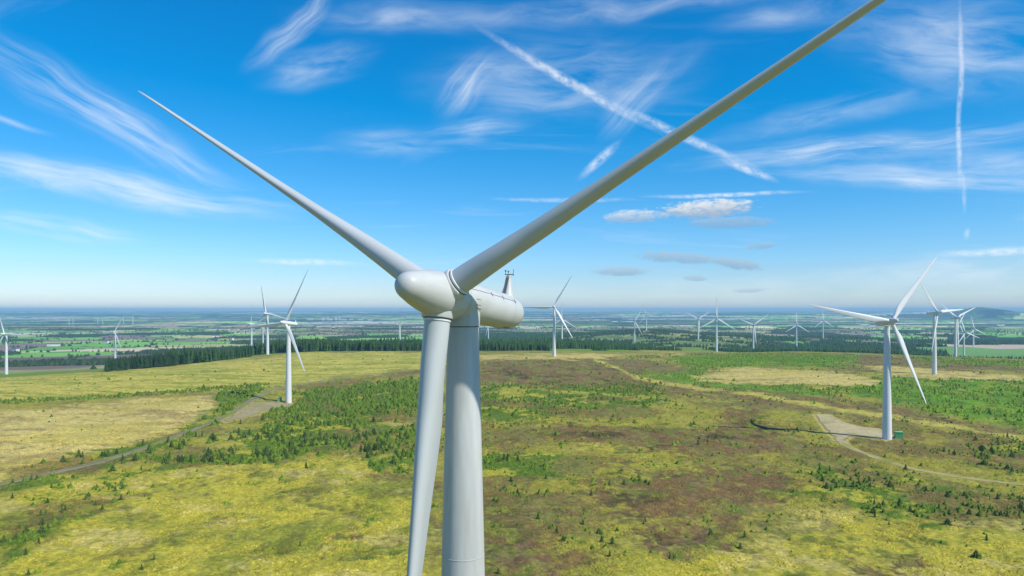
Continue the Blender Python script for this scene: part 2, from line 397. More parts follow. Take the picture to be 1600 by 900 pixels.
# tracks and hardstandings, as lines on the ground
def polyline(pts, step=3.0):
    P = [ground(u, v)[:2] for u, v in pts]; out = []
    Q = [2 * P[0] - P[1]] + P + [2 * P[-1] - P[-2]]
    for i in range(1, len(Q) - 2):
        a, b, c, d = Q[i - 1:i + 3]; n = max(2, int(np.linalg.norm(c - b) / step))
        for j in range(n):
            t = j / n; out.append(.5 * ((2 * b) + (c - a) * t + (2 * a - 5 * b + 4 * c - d) * t * t + (3 * b - a - 3 * c + d) * t ** 3))
    out.append(P[-1]); return np.array(out)
TRACK_L = polyline([(-60, 772), (0, 757), (100, 735), (210, 705), (300, 672), (360, 647), (395, 624), (440, 606), (520, 592), (640, 577)])
TRACK_R = polyline([(1308, 684), (1322, 696), (1345, 706), (1390, 722), (1440, 735), (1520, 748), (1600, 757), (1680, 768)])
PAD_R = np.array([ground(u, v)[:2] for u, v in ((1270, 647), (1296, 648), (1318, 660), (1345, 667), (1381, 671), (1392, 680), (1384, 689), (1350, 684), (1330, 683), (1322, 688), (1324, 695), (1308, 690), (1292, 676))])
PAD_L = np.array([ground(u, v)[:2] for u, v in ((398, 628), (425, 628), (456, 630), (450, 636), (420, 640), (395, 650), (352, 661), (348, 657), (372, 645))])
def dist_line(X, Y, P):
    d = np.full(X.shape, 1e9)
    for a, b in zip(P[:-1], P[1:]):
        ab = b - a; t = np.clip(((X - a[0]) * ab[0] + (Y - a[1]) * ab[1]) / (ab @ ab + 1e-9), 0, 1)
        d = np.minimum(d, np.hypot(X - a[0] - t * ab[0], Y - a[1] - t * ab[1]))
    return d
def inside(x, y, poly):
    c = np.zeros(x.shape, bool); n = len(poly)
    for i in range(n):
        x1, y1 = poly[i]; x2, y2 = poly[(i + 1) % n]
        if y1 == y2: continue
        c ^= ((y1 > y) != (y2 > y)) & (x < (x2 - x1) * (y - y1) / (y2 - y1) + x1)
    return c
def near_paths(X, Y):
    """1 on and beside tracks and hardstandings, 0 away from them"""
    d = np.full(X.shape, 1e9); r = np.hypot(X, Y); s = (r > 120) & (r < 1100) & (Y > 0)
    if s.any():
        xs, ys = X[s], Y[s]; dd = np.minimum(dist_line(xs, ys, TRACK_L[::3]), dist_line(xs, ys, TRACK_R[::3]))
        for pd in (PAD_L, PAD_R):
            dd = np.minimum(dd, dist_line(xs, ys, np.vstack([pd, pd[:1]]))); dd[inside(xs, ys, pd)] = 0
        d[s] = dd
    return d
def z_full(X, Y, dpath=None):
    z = z_macro(X, Y); r = np.hypot(X, Y)
    if dpath is None: dpath = near_paths(X, Y)
    k = sst(dpath, 2.5, 8) * (1 - sst(r, 500, 1100))
    z = z + k * ((fbm(X, Y, 12, 2, 21) - .5) * 1.7 + (fbm(X, Y, 3.2, 2, 22) - .5) * .95)
    return z

# --- what grows where: outlines traced from the photograph, held on the ground
ZN = {
    'field': [[(-400, 640), (-200, 600), (0, 588), (160, 580), (330, 566), (480, 550), (700, 549), (700, 572), (560, 588), (440, 603), (300, 609), (0, 632)]],
    'tan': [[(-300, 700), (0, 640), (180, 627), (345, 612), (330, 650), (300, 668), (210, 700), (100, 728), (-100, 765)], [(740, 405 + 150), (960, 553), (1000, 556), (900, 561), (740, 563)],
            [(1060, 590), (1150, 575), (1260, 578), (1380, 594), (1380, 603), (1250, 600), (1150, 598)], [(1330, 568), (1500, 580), (1600, 588), (1600, 596), (1400, 588)], [(1000, 551), (1090, 552), (1060, 557)],
            [(560, 660), (650, 655), (650, 672), (580, 670)], [(250, 715), (330, 690), (400, 668), (420, 676), (330, 702)], [(740, 632), (900, 634), (960, 642), (800, 640)]],
    'green': [[(1040, 556), (1150, 553), (1350, 555), (1330, 570), (1180, 572), (1090, 578)], [(1290, 596), (1400, 586), (1600, 592), (1700, 600), (1700, 680), (1600, 668), (1440, 642), (1380, 622), (1300, 610)],
              [(1400, 556), (1600, 566), (1600, 574), (1450, 565)], [(990, 585), (1080, 578), (1180, 600), (1240, 606), (1180, 612), (1060, 598)], [(1140, 598), (1250, 600), (1300, 612), (1280, 622), (1160, 606)]],
    'shrub': [[(0, 775), (0, 745), (120, 715), (250, 680), (330, 645), (345, 612), (420, 600), (400, 620), (340, 660), (240, 705), (140, 740)],
              [(240, 722), (300, 700), (400, 672), (420, 648), (470, 632), (455, 618), (520, 606), (600, 598), (665, 594), (665, 640), (560, 655), (665, 668), (665, 705), (560, 708), (430, 716), (300, 730)],
              [(570, 712), (665, 706), (665, 740), (600, 736)], [(740, 605), (900, 600), (1010, 598), (1050, 620), (1010, 636), (900, 640), (850, 655), (780, 668), (740, 680)],
              [(740, 700), (860, 712), (900, 738), (850, 755), (740, 745)], [(960, 742), (1010, 742), (1040, 756), (960, 762)], [(1480, 694), (1560, 684), (1640, 690), (1640, 730), (1540, 724), (1430, 706)],
              [(1230, 756), (1300, 728), (1390, 738), (1500, 768), (1640, 786), (1640, 816), (1500, 806), (1380, 796), (1270, 782)], [(1560, 738), (1640, 742), (1640, 756), (1560, 752)],
              [(-20, 870), (0, 830), (60, 790), (150, 760), (240, 722), (330, 722), (260, 752), (150, 790), (100, 830), (40, 870), (0, 905)]],
    'heath': [[(740, 562), (880, 560), (960, 558), (1060, 570), (1110, 590), (1030, 600), (900, 601), (740, 604)], [(1010, 597), (1150, 606), (1250, 618), (1440, 645), (1600, 672), (1600, 682), (1430, 662), (1220, 634), (1030, 608)],
              [(1200, 553), (1330, 552), (1600, 570), (1600, 583), (1400, 574), (1240, 564)], [(820, 668), (900, 660), (1000, 668), (1240, 672), (1250, 705), (1100, 712), (900, 690)],
              [(900, 760), (1150, 720), (1260, 740), (1200, 800), (1080, 812), (930, 800)], [(740, 840), (830, 842), (930, 870), (900, 905), (740, 905)], [(1000, 808), (1190, 826), (1190, 842), (1090, 862), (1000, 850)],
              [(560, 735), (665, 728), (665, 752), (600, 752)], [(130, 822), (220, 792), (235, 796), (200, 812)], [(1330, 874), (1450, 872), (1440, 905), (1330, 905)], [(510, 840), (570, 842), (560, 868), (520, 860)],
              [(1290, 720), (1360, 712), (1290, 735), (1240, 730)], [(1120, 640), (1200, 640), (1180, 680), (1130, 670)]],
    'yellow': [[(-300, 905), (0, 775), (140, 745), (300, 728), (560, 712), (600, 738), (660, 750), (660, 1000), (-300, 1000)], [(1290, 790), (1390, 800), (1640, 818), (1640, 1000), (900, 1000), (960, 868), (1190, 846), (1260, 812)],
               [(880, 690), (960, 682), (1050, 690), (1040, 706), (940, 706)], [(1080, 700), (1180, 695), (1260, 702), (1250, 716), (1100, 714)], [(1020, 800), (1200, 806), (1260, 812), (1200, 822), (1030, 812)],
               [(740, 560), (860, 556), (840, 568), (740, 574)]],
}
PATH_LINE = [(930, 562), (1000, 590), (1040, 600), (1150, 612), (1300, 637), (1450, 660), (1620, 690)]
C_ = dict(yel=lin(174, 163, 58), olv=lin(128, 134, 46), grn=lin(100, 142, 32), tan=lin(196, 176, 100), hth=lin(120, 94, 60), pur=lin(120, 92, 72), drk=lin(76, 66, 42), fld=lin(186, 172, 78), gru=lin(84, 112, 32))
def warp_px(X, Y, Z, k=1.0):
    u, v = px(X, Y, Z); r = np.hypot(X, Y)
    wu = (fbm(X, Y, 26, 3, 31) - .5) * 40 + (vnoise(X / 1.7, Y / 1.7, 33) - .5) * 8
    wv = (fbm(X, Y, 22, 3, 32) - .5) * 2.6 * F * 9 / np.maximum(r, 120) * .35 + (vnoise(X / 1.9, Y / 1.9, 34) - .5) * 1200 / np.maximum(r, 120)
    return u + wu * k * np.clip(400 / np.maximum(r, 120), .4, 1.5), v + wv * k
def zone_masks(X, Y, Z):
    u, v = warp_px(X, Y, Z); r = np.hypot(X, Y); ok = (Y > 100) & (r < 1300); k_ = np.clip(330 / np.maximum(r, 120), .2, 1.6)
    n = (fbm(X, Y, 5.5, 3, 35) - .5) * 1.7 + (vnoise(X / .9, Y / .9, 36) - .5) * .35
    us, vs, ns = u[ok], v[ok], n[ok]; ks = k_[ok]; out = {}
    for k, ps in ZN.items():
        acc = np.zeros(us.shape)
        for du, dv in ((0, 0), (16, 3), (-16, -3), (9, -7), (-9, 7), (30, 1), (-30, -1), (3, 12), (-3, -12)):
            acc += np.logical_or.reduce([inside(us + du * ks, vs + dv * ks, p) for p in ps])
        f = np.zeros(X.shape); f[ok] = sst(acc / 9 + ns * (1 if k not in ('field', 'tan') else .5), .25, .75); out[k] = f
    return out
def mixc(a, b, t): return a + (b - a) * t[..., None]
def moor_color(X, Y, Z):
    n1 = fbm(X, Y, 34, 4, 41); n2 = fbm(X, Y * .6, 9, 3, 42); n3 = fbm(X, Y, 2.4, 2, 43); n4 = fbm(X * .25, Y, 7, 3, 44); n5 = fbm(X, Y, 16, 4, 45)
    one = np.ones(X.shape)
    heath = mixc(mixc(C_['hth'] * one[..., None], C_['pur'], sst(n2, .45, .65)), C_['drk'], sst(n5 + .35 * (n3 - .5), .56, .74))
    heath = mixc(heath, C_['olv'], .55 * sst(n2 + .5 * (n3 - .5), .50, .64))
    yel = mixc(C_['yel'] * one[..., None], C_['olv'], .85 * sst(n1 + .5 * (n2 - .5) + .3 * (n3 - .5), .47, .66))
    yel = mixc(yel, C_['tan'], .6 * sst(n5 + .4 * (n3 - .5), .56, .72)); yel = mixc(yel, C_['drk'], .45 * sst(n2 + .6 * (n3 - .5), .64, .80))
    t = sst(n1 + .55 * (n2 - .5) + .55 * (n3 - .5), .40, .56)
    c = mixc(mixc(yel, C_['olv'], .45 * np.ones(X.shape)), heath, .16 + t * .60)
    n6 = vnoise(X / 1.1, Y / 1.1, 46)
    mk = zone_masks(X, Y, Z)
    fld = mixc(C_['fld'] * one[..., None], C_['olv'] * 1.15, .75 * sst(n4 + .3 * (n1 - .5), .46, .62))
    tan = mixc(C_['tan'] * one[..., None], C_['hth'], .55 * sst(n4 + .4 * (n3 - .5), .50, .68)); tan = mixc(tan, C_['fld'], .5 * sst(n1, .5, .62))
    grn = mixc(C_['grn'] * one[..., None], C_['gru'], sst(n2 + .4 * (n3 - .5), .42, .62)); grn = mixc(grn, C_['yel'], .35 * sst(n5, .55, .7))
    shr = mixc(C_['gru'] * one[..., None], C_['yel'], .8 * sst(n5 + .3 * (n3 - .5), .50, .62)); shr = mixc(shr, C_['hth'], .7 * sst(n1, .5, .6))
    for k, a, w in (('yellow', yel, 1), ('heath', heath, .92), ('field', fld, 1), ('green', grn, 1), ('tan', tan, 1), ('shrub', shr, .9)):
        c = c + (a - c) * (w * mk[k])[..., None]
    # worn grassy path across the heather, and verges
    u, v = px(X, Y, Z); dl = dist_line(u, v, np.array(PATH_LINE, float)) * np.hypot(X, Y) / F
    pth = (1 - sst(dl + (n3 - .5) * 3 + (n5 - .5) * 5, .4, 2.0)) * ((Y > 100) & (np.hypot(X, Y) < 1000))
    c = mixc(c, C_['fld'] * 1.02, pth * .85)
    c = c * (.74 + .30 * n3 + .22 * n6)[..., None]
    return c, mk
def cells(X, Y, s, seed):
    """nearest and second-nearest seed of a jittered grid: (id hash, border distance)"""
    wx = X + (fbm(X, Y, s * .8, 2, seed + 3) - .5) * s * .5; wy = Y + (fbm(X, Y, s * .8, 2, seed + 4) - .5) * s * .5
    gx, gy = np.floor(wx / s), np.floor(wy / s)
    d1 = np.full(X.shape, 1e18); d2 = d1.copy(); idh = np.zeros(X.shape); id2 = idh.copy()
    for i in (-1, 0, 1):
        for j in (-1, 0, 1):
            cx, cy_ = gx + i, gy + j
            sx_, sy_ = (cx + .1 + .8 * _h(cx, cy_, seed)) * s, (cy_ + .1 + .8 * _h(cx, cy_, seed + 1)) * s
            d = (wx - sx_) ** 2 + (wy - sy_) ** 2; hid = _h(cx, cy_, seed + 2); hid2 = _h(cx, cy_, seed + 5)
            b = d < d1; d2 = np.where(b, d1, np.minimum(d2, d)); idh = np.where(b, hid, idh); id2 = np.where(b, hid2, id2); d1 = np.where(b, d, d1)
    return idh, id2, (np.sqrt(d2) - np.sqrt(d1)) * .5
FIELD_C = np.array([lin(120, 176, 70), lin(138, 186, 82), lin(152, 178, 94), lin(196, 184, 124), lin(110, 156, 70), lin(204, 190, 150), lin(126, 180, 74), lin(168, 170, 104), lin(134, 116, 104)])
def forest_mask(X, Y):
    """the planted spruce blocks beyond the moor"""
    u = 800 + F * X / np.maximum(Y, 1); w = (fbm(X, Y, 60, 3, 61) - .5) * 60; D = Y + w
    ed = np.interp(u, [165, 250, 330, 400, 440, 500, 660, 760, 860, 940, 1000, 1100, 1250, 1400, 1600], [705, 760, 815, 930, 985, 985, 985, 960, 960, 985, 1075, 1290, 1290, 1180, 1120])
    far = np.interp(u, [165, 250, 330, 420, 430, 560, 700, 720, 820, 900, 1000, 1230, 1600], [745, 850, 940, 1060, 1300, 1330, 1330, 1900, 2000, 1420, 1480, 1620, 1280])
    m1 = (u > 165) & (u < 1700) & (D > ed) & (D < far)
    m1 &= ~((u > 860) & (u < 925) & (D < 1080))                      # grassy gap beside the middle turbine
    gap = fbm(X, Y, 170, 3, 62)
    m1 &= ~((u > 760) & (gap > .57)); m1 &= ~((u > 1000) & (D < ed + 60) & (gap > .47))
    m2 = (u > 985) & (u < 1480) & (gap < .58) & (D > np.interp(u, [985, 1180, 1240, 1300, 1480], [2480, 2420, 1900, 1600, 1500])) & (D < np.interp(u, [985, 1480], [3200, 2500]))
    m3 = (u > 700) & (u < 990) & (D > np.interp(u, [700, 850, 890, 990], [2100, 2100, 2450, 2500])) & (D < 3200)
    m4 = (u > 1480) & (u < 1700) & (D > 2250) & (D < 3000)
    m = m1 | m2 | m3 | m4
    for k, (tx, ty, tz) in TPOS.items():
        if not k.startswith('ridge'): m &= np.hypot(X - tx, (Y - ty - (-18 if ty > 1000 else 0)) * .6) > 22
    return m
def valley_color(X, Y):
    i1, i2, bd = cells(X, Y, 230, 51)
    c = FIELD_C[(i1 * 8.999).astype(int)]
    n = fbm(X, Y, 60, 3, 53); c = c * (.8 + .4 * n)[..., None]
    j1, j2, _ = cells(X, Y, 1500, 71)
    rough = (j1 < .28) * .75                                            # stretches of rough moor between farmland
    c = mixc(c, lin(150, 130, 96), rough * sst(n, .3, .5)); c = mixc(c, lin(104, 84, 84), rough * sst(fbm(X * .4, Y, 220, 3, 57), .52, .62))
    wood = (i2 < .15 + .16 * (fbm(X, Y, 1800, 2, 55) - .5)) | forest_mask(X, Y)
    c = np.where(wood[..., None], lin(44, 66, 40), c)
    rr_ = np.hypot(X, Y); b1, b2, _b = cells(X * .6, Y * 1.5, 900, 151); fr = sst(rr_, 3000, 6000)
    c = mixc(c, c * (.35 + 1.5 * b1)[..., None], fr); c = mixc(c, np.array(lin(200, 196, 186)), fr * (b2 > .87) * .8); c = mixc(c, lin(40, 58, 44), fr * (b2 < .25) * .85)
    uu = 800 + F * X / np.maximum(Y, 1); fm = forest_mask(X, Y)
    wq = fbm(X, Y, 90, 4, 58) - .5; uq = uu + wq * 90
    clr = (uq > 865) & (uq < 1225) & (Y > 1380) & (Y + wq * 900 < 2480) & ~fm; clr2 = (uu > 1430) & (uu < 1720) & (Y > 1180) & (Y < 2260) & ~fm
    wood = wood & ~clr & ~clr2
    nn = fbm(X, Y, 130, 4, 59)
    rough_g = mixc(np.ones(X.shape)[..., None] * lin(112, 132, 66), lin(176, 160, 108), np.maximum(.8 * sst(nn + wq * .3, .50, .62), (1 - sst(np.hypot((uu - 945) / 62, (Y - 1800) / 330), .7, 1.1)) * sst(nn, .3, .45)))
    rough_g = mixc(rough_g, lin(74, 92, 50), .8 * sst(fbm(X, Y, 24, 3, 60), .55, .66))
    c = np.where(clr[..., None], rough_g, c)
    c = np.where(clr2[..., None], mixc(np.ones(X.shape)[..., None] * lin(112, 152, 78), lin(196, 172, 146), sst(Y + (nn - .5) * 250, 1900, 1960)), c)
    hedge = ~clr & ~clr2 & (bd < 4 + 3 * n) & (np.hypot(X, Y) > 900)
    c = np.where(hedge[..., None], lin(52, 72, 40), c)
    return c, wood

HAZE_Z = [0, 0]
def build_terrain():
    fine = np.radians(np.arange(-40.5, 40.51, .095))
    coarse = np.radians(np.concatenate([np.arange(41, 60, 1.0), np.arange(60, 301, 6.0), np.arange(301, 319.5, 1.0)]))
    A = np.concatenate([fine, coarse])
    Rr = [3., 15., 35., 60., 85., 110.]
    while Rr[-1] < 25500:
        r = Rr[-1]; Rr.append(r * (1 + (.03 if r < 140 else .0058 if r < 700 else .0075 if r < 1500 else .016)))
    Rr = np.array(Rr); na, nr = len(A), len(Rr)
    X = np.outer(Rr, np.sin(A)); Y = np.outer(Rr, np.cos(A))
    dp = near_paths(X, Y)
    Z = z_full(X, Y, dp)
    c, mk = moor_color(X, Y, Z); cv, wood = valley_color(X, Y)
    u = 800 + F * X / np.maximum(Y, 1); r = np.hypot(X, Y)
    crest = np.interp(u, [-150, 0, 160, 330, 480, 650, 760, 960, 1040, 1240, 1350, 1600, 1750], [600, 690, 730, 830, 980, 980, 950, 980, 1250, 1300, 1200, 1100, 1000])
    t = sst(Y + (fbm(X, Y, 40, 3, 66) - .5) * 40, crest, crest + 40)
    t = np.where(Y < 1, sst(r, 700, 1200), t)
    # rough olive grassland on the slope just beyond the crest
    slope = mixc(C_['grn'] * .9 * np.ones(X.shape)[..., None], C_['olv'], fbm(X, Y, 40, 3, 67))
    cv = mixc(slope, cv, np.where(wood, 1.0, sst(Y, crest + 250, crest + 420)))
    c = mixc(c, cv, t)
    c = np.where((dp < 1.2)[..., None], C_['tan'] * .8, c)
    c = c * 1.02
    idx = np.arange(nr * na).reshape(nr, na); nx = np.roll(idx, -1, axis=1)
    Fq = np.stack([idx[:-1], nx[:-1], nx[1:], idx[1:]], -1).reshape(-1, 4)[:, ::-1]
    V = np.stack([X, Y, Z], -1).reshape(-1, 3)
    me = np_mesh('ground', V, Fq, M_GROUND, np.clip(c, 0, 1).reshape(-1, 3), smooth=True)
    HAZE_Z[:] = [(Z.min() - 1 + Z.max() + 3) / 2, Z.max() - Z.min() + 4]
    if Z.max() < 56: HAZE_Z[:] = [(Z.min() - 1 + 60) / 2, 61 - Z.min()]
    o = link('ground', me); tag(o, kind='structure'); return o
build_terrain()

def ribbon(name, P, width, cols):
    T = np.gradient(P, axis=0); T /= np.linalg.norm(T, axis=1)[:, None]; Nn = np.stack([-T[:, 1], T[:, 0]], -1)
    off = np.linspace(-1, 1, 7); n = len(P)
    wob = (fbm(P[:, 0], P[:, 1], 6, 3, 81) - .5) * 1.6
    XY = P[:, None] + Nn[:, None] * (off[None, :, None] * (width / 2 + wob[:, None, None]))
    Z = z_full(XY[..., 0], XY[..., 1]) + .16 - .12 * np.abs(off)[None] ** 4
    C = np.array([cols[0], cols[1], cols[0], cols[2], cols[0], cols[1], cols[0]])[None] * (.75 + .5 * fbm(XY[..., 0], XY[..., 1], 5, 3, 82))[..., None]
    C = mixc(C, C_['olv'], .75 * sst(fbm(XY[..., 0], XY[..., 1], 8, 3, 83), .54, .66))
    idx = np.arange(n * 7).reshape(n, 7); Fq = np.stack([idx[:-1, :-1], idx[:-1, 1:], idx[1:, 1:], idx[1:, :-1]], -1).reshape(-1, 4)
    me = np_mesh(name, np.dstack([XY, Z]).reshape(-1, 3), Fq, M_TRACK, C.reshape(-1, 3), True)
    o = link(name, me); tag(o, kind='structure'); return o
ribbon('access_track', TRACK_L, 4.2, (lin(134, 126, 98), lin(146, 136, 112), lin(120, 120, 70)))
ribbon('gravel_track', TRACK_R, 3.5, (lin(168, 154, 100), lin(180, 162, 116), lin(154, 146, 82)))
def pad(name, poly, col):
    lo, hi = poly.min(0), poly.max(0); st = 1.3
    gx, gy = np.meshgrid(np.arange(lo[0], hi[0] + st, st), np.arange(lo[1], hi[1] + st, st))
    jx = gx + (vnoise(gx, gy, 91) - .5) * .8; jy = gy + (vnoise(gx, gy, 92) - .5) * .8
    ins = inside(jx + (fbm(jx, jy, 5, 2, 93) - .5) * 2.5, jy + (fbm(jx, jy, 5, 2, 94) - .5) * 2.5, poly); Z = z_full(jx, jy) + .2
    n, k = gx.shape; idx = np.arange(n * k).reshape(n, k)
    q = np.stack([idx[:-1, :-1], idx[:-1, 1:], idx[1:, 1:], idx[1:, :-1]], -1).reshape(-1, 4)
    q = q[ins.ravel()[q].all(1)]
    C = col[None, None] * (.78 + .4 * fbm(jx, jy, 7, 3, 95))[..., None]
    C = mixc(C, C_['olv'], .6 * sst(fbm(jx, jy, 6, 3, 96), .58, .70))
    o = link(name, np_mesh(name, np.stack([jx, jy, Z], -1).reshape(-1, 3), q, M_TRACK, C.reshape(-1, 3), True)); tag(o, kind='structure')
pad('crane_hardstanding', PAD_R, lin(182, 166, 122)); pad('turbine_hardstanding', PAD_L, lin(164, 148, 106))

# ------------------------------------------------------------------ wind turbines
ROTOR_R = 41.2
def blade_mesh(name, nsec, npt, mat, R=ROTOR_R):
    """root cylinder blending into a twisted, tapering aerofoil; span along +Z, leading edge +X"""
    st = np.unique(np.concatenate([[1.75, 2.1, 2.6, 3.3, 4.2], np.linspace(5, R - .8, nsec), [R - .35, R - .1, R]]))
    V, FC = [], []
    th = np.linspace(0, 2 * np.pi, npt, endpoint=False)
    for r in st:
        t = r / R
        chord = np.interp(r, [1.75, 3.0, 8.5, 10.5, 20, 30, 38, R - .8, R - .2, R], [1.78, 1.78, 3.0, 2.95, 2.1, 1.35, .85, .6, .32, .06])
        thick = np.interp(r, [1.75, 3.0, 8.5, 14, 25, R], [1.0, 1.0, .42, .28, .20, .16])
        k = sst(np.array(r), 2.6, 8.5); tw = math.radians(np.interp(r, [3, 8.5, 20, R], [14, 12, 4, -1]))
        x_ = np.cos(th); xs = .5 * (1 + x_)                       # 1 = leading edge
        yt = 5 * thick * (.2969 * np.sqrt(1 - xs + 1e-6) - .126 * (1 - xs) - .3516 * (1 - xs) ** 2 + .2843 * (1 - xs) ** 3 - .1015 * (1 - xs) ** 4)
        ya = np.sign(np.sin(th)) * yt + .03 * np.sin(np.pi * xs)
        cx_, cy__ = .5 * np.cos(th), .5 * np.sin(th)
        ax, ay = xs - .70, ya
        X = (cx_ * (1 - k) + ax * k) * chord
        tk = np.interp(r, [1.75, 3.0, 8.5, 14, 20, 30, 38, R - .8, R], [1.78, 1.74, 1.26, .86, .62, .36, .20, .12, .03])   # depth of the section, metres
        Y = cy__ * (1 - k) + ay / max(yt.max() * 2, 1e-6) * k; Y = Y * tk
        c, s = math.cos(tw), math.sin(tw)
        V += list(zip(X * c - Y * s, X * s + Y * c, np.full(npt, r)))
    n = len(st)
    for j in range(n - 1):
        for i in range(npt):
            a, b = j * npt + i, j * npt + (i + 1) % npt; FC.append((a, b, b + npt, a + npt))
    FC.append(tuple((n - 1) * npt + i for i in range(npt)))
    return mesh(name, V, FC, mat, True)

RX = lambda a: Matrix.Rotation(a, 4, 'X'); RY = lambda a: Matrix.Rotation(a, 4, 'Y'); RZ = lambda a: Matrix.Rotation(a, 4, 'Z')
TILT = math.radians(8.5); CONE = math.radians(0.3); OVER = 3.1
TO_AX = RX(math.pi / 2)           # lathe axis Z -> nose direction -Y
def tower_profile(H, n=14):
    out = []
    for i in range(n + 1):
        z = (H - 2.2) * i / n; d = H - 2.2 - z
        out.append((np.interp(d, [0, 18, 54, 70], [2.26, 3.16, 4.25, 4.6]) / 2, z))
    return [(out[0][0], -1.5)] + out

def hi_parts():
    P = {}
    tp = MB(); prof = tower_profile(56.0); tp.lathe(prof, 64); P['tower'] = tp.done('tower', M_WHITE, True, 35)
    fl = MB(); 
    for d in (0.0,): fl.lathe([(1.14, 56 - 2.2 - .05), (1.165, 56 - 2.2 - .05), (1.165, 56 - 2.2 + .02), (1.14, 56 - 2.2 + .02)], 64, cap=False)
    P['flange'] = fl.done('flange', M_SEAM, False)
    sk = MB(); sk.lathe([(1.20, 53.82), (1.22, 54.2), (1.24, 54.9), (1.2, 55.2)], 48); P['yaw_skirt'] = sk.done('yaw_skirt', M_WHITE, True, 35)
    wd = MB()
    for zz in (53.8 - 16.5,): wd.lathe([(np.interp(53.8 - zz, [0, 18, 54], [1.13, 1.58, 2.125]) + k, zz + e) for k, e in ((.0, -.04), (.012, -.03), (.012, .03), (0, .04))], 64, cap=False)
    P['weld_band'] = wd.done('weld_band', M_WHITE, True)
    nc = MB(); nc.lathe([(1.15, -1.62), (1.30, -1.66), (1.36, -1.9), (1.42, -3.2), (1.43, -5.5), (1.40, -8.6), (1.33, -10.0), (1.2, -10.7), (.97, -11.1), (.6, -11.35), (.2, -11.43), (.02, -11.44)][::-1], 48, TO_AX); P['nacelle'] = nc.done('nacelle', M_SHELL, True, 40)
    sp = MB(); sp.lathe([(1.45, -1.50), (1.54, -1.42), (1.57, -.9), (1.58, 0.2), (1.54, .9), (1.40, 1.8), (1.18, 2.8), (.98, 3.5), (.90, 3.8), (.80, 4.06), (.66, 4.28), (.46, 4.44), (.22, 4.53), (.02, 4.55)], 56, TO_AX); P['spinner'] = sp.done('spinner', M_SHELL, True, 40)
    gp = MB(); gp.lathe([(1.18, -1.7), (1.18, -1.45)], 40, TO_AX); P['rotor_gap'] = gp.done('rotor_gap', M_SEAM, True, 40)
    sj = MB(); sj.lathe([(1.587, .22), (1.587, .25)], 56, TO_AX, cap=False); P['spinner_joint'] = sj.done('spinner_joint', M_CONC, True)
    cl = MB(); cl.lathe([(1.12, .9), (1.12, 1.5), (1.08, 1.6), (1.02, 1.62)], 48); P['root_collar'] = cl.done('root_collar', M_WHITE, True, 40)
    cs = MB(); cs.lathe([(.97, 1.6), (.97, 1.70)], 48); P['root_seal'] = cs.done('root_seal', M_SEAM, True, 40)
    cr = MB(); cr.lathe([(.93, 1.7), (.955, 1.7), (.955, 1.82), (.9, 1.86)], 48, cap=False); P['root_ring'] = cr.done('root_ring', M_FAR, True, 40)
    P['blade'] = blade_mesh('blade', 40, 36, M_BLADE)
    return P
def lo_parts(mat, seg=14):
    P = {}
    nc = MB(); nc.lathe([(1.3, -1.6), (1.42, -2.6), (1.42, -6), (1.36, -9), (1.1, -10.3), (.4, -10.8)][::-1], seg, TO_AX); P['nacelle'] = nc.done('nacelle_simple', mat, True, 40)
    sp = MB(); sp.lathe([(1.45, -1.5), (1.57, -.6), (1.5, 1.0), (1.15, 2.8), (.8, 4.0), (.3, 4.5)], seg, TO_AX); P['spinner'] = sp.done('spinner_simple', mat, True, 40)
    P['blade'] = blade_mesh('blade_simple', 12, 12, mat)
    fn = MB(); fn.lathe([(.5, 1.2), (.14, 3.0)], 8, TO_AX.inverted() @ Matrix.Identity(4) if False else None); P['mast'] = fn.done('mast_simple', mat, True, 40)
    return P
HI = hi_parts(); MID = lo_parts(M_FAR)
_tower_cache = {}
def tower_mesh(H, mat, seg=20):
    k = (H, seg)
    if k not in _tower_cache:
        mb = MB(); mb.lathe(tower_profile(H, 6), seg); _tower_cache[k] = mb.done('tower_tube', mat, True, 35)
    return _tower_cache[k]

def frames(H):
    """nacelle frame (origin at rotor centre, nose -Y) in turbine space"""
    return Matrix.Translation((0, -OVER, H)) @ RX(-TILT)

def turbine(loc, H, yaw, rot, pitch, label, group, level, sway=(0, 0, 0)):
    t = empty('wind_turbine', loc, math.radians(-yaw)); tag(t, label, 'wind turbine', group)
    Fm = frames(H); P = HI if level == 2 else MID
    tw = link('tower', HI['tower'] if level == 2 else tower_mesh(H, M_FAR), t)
    na = link('nacelle', P['nacelle'], t, Fm @ RX(math.radians(1.6)))
    if level == 2:
        link('flange', HI['flange'], tw); link('weld_band', HI['weld_band'], tw); link('yaw_skirt', HI['yaw_skirt'], t)
        nacelle_details(na)
    elif level == 1:
        link('weather_mast', P['mast'], na, Matrix.Translation((0, 9.2, 0)))
    hb = link('spinner', P['spinner'], t, Fm)
    if level == 2: link('rotor_gap', HI['rotor_gap'], hb); link('spinner_joint', HI['spinner_joint'], hb)
    for k in range(3):
        bm = Fm @ RY(math.radians(rot + 120 * k + sway[k])) @ RX(CONE) @ RZ(math.radians(pitch[k] if isinstance(pitch, tuple) else pitch))
        b = link('blade', P['blade'], t, bm)
        if level == 2:
            for nm in ('root_collar', 'root_seal', 'root_ring'): link(nm, HI[nm], b)
    return t

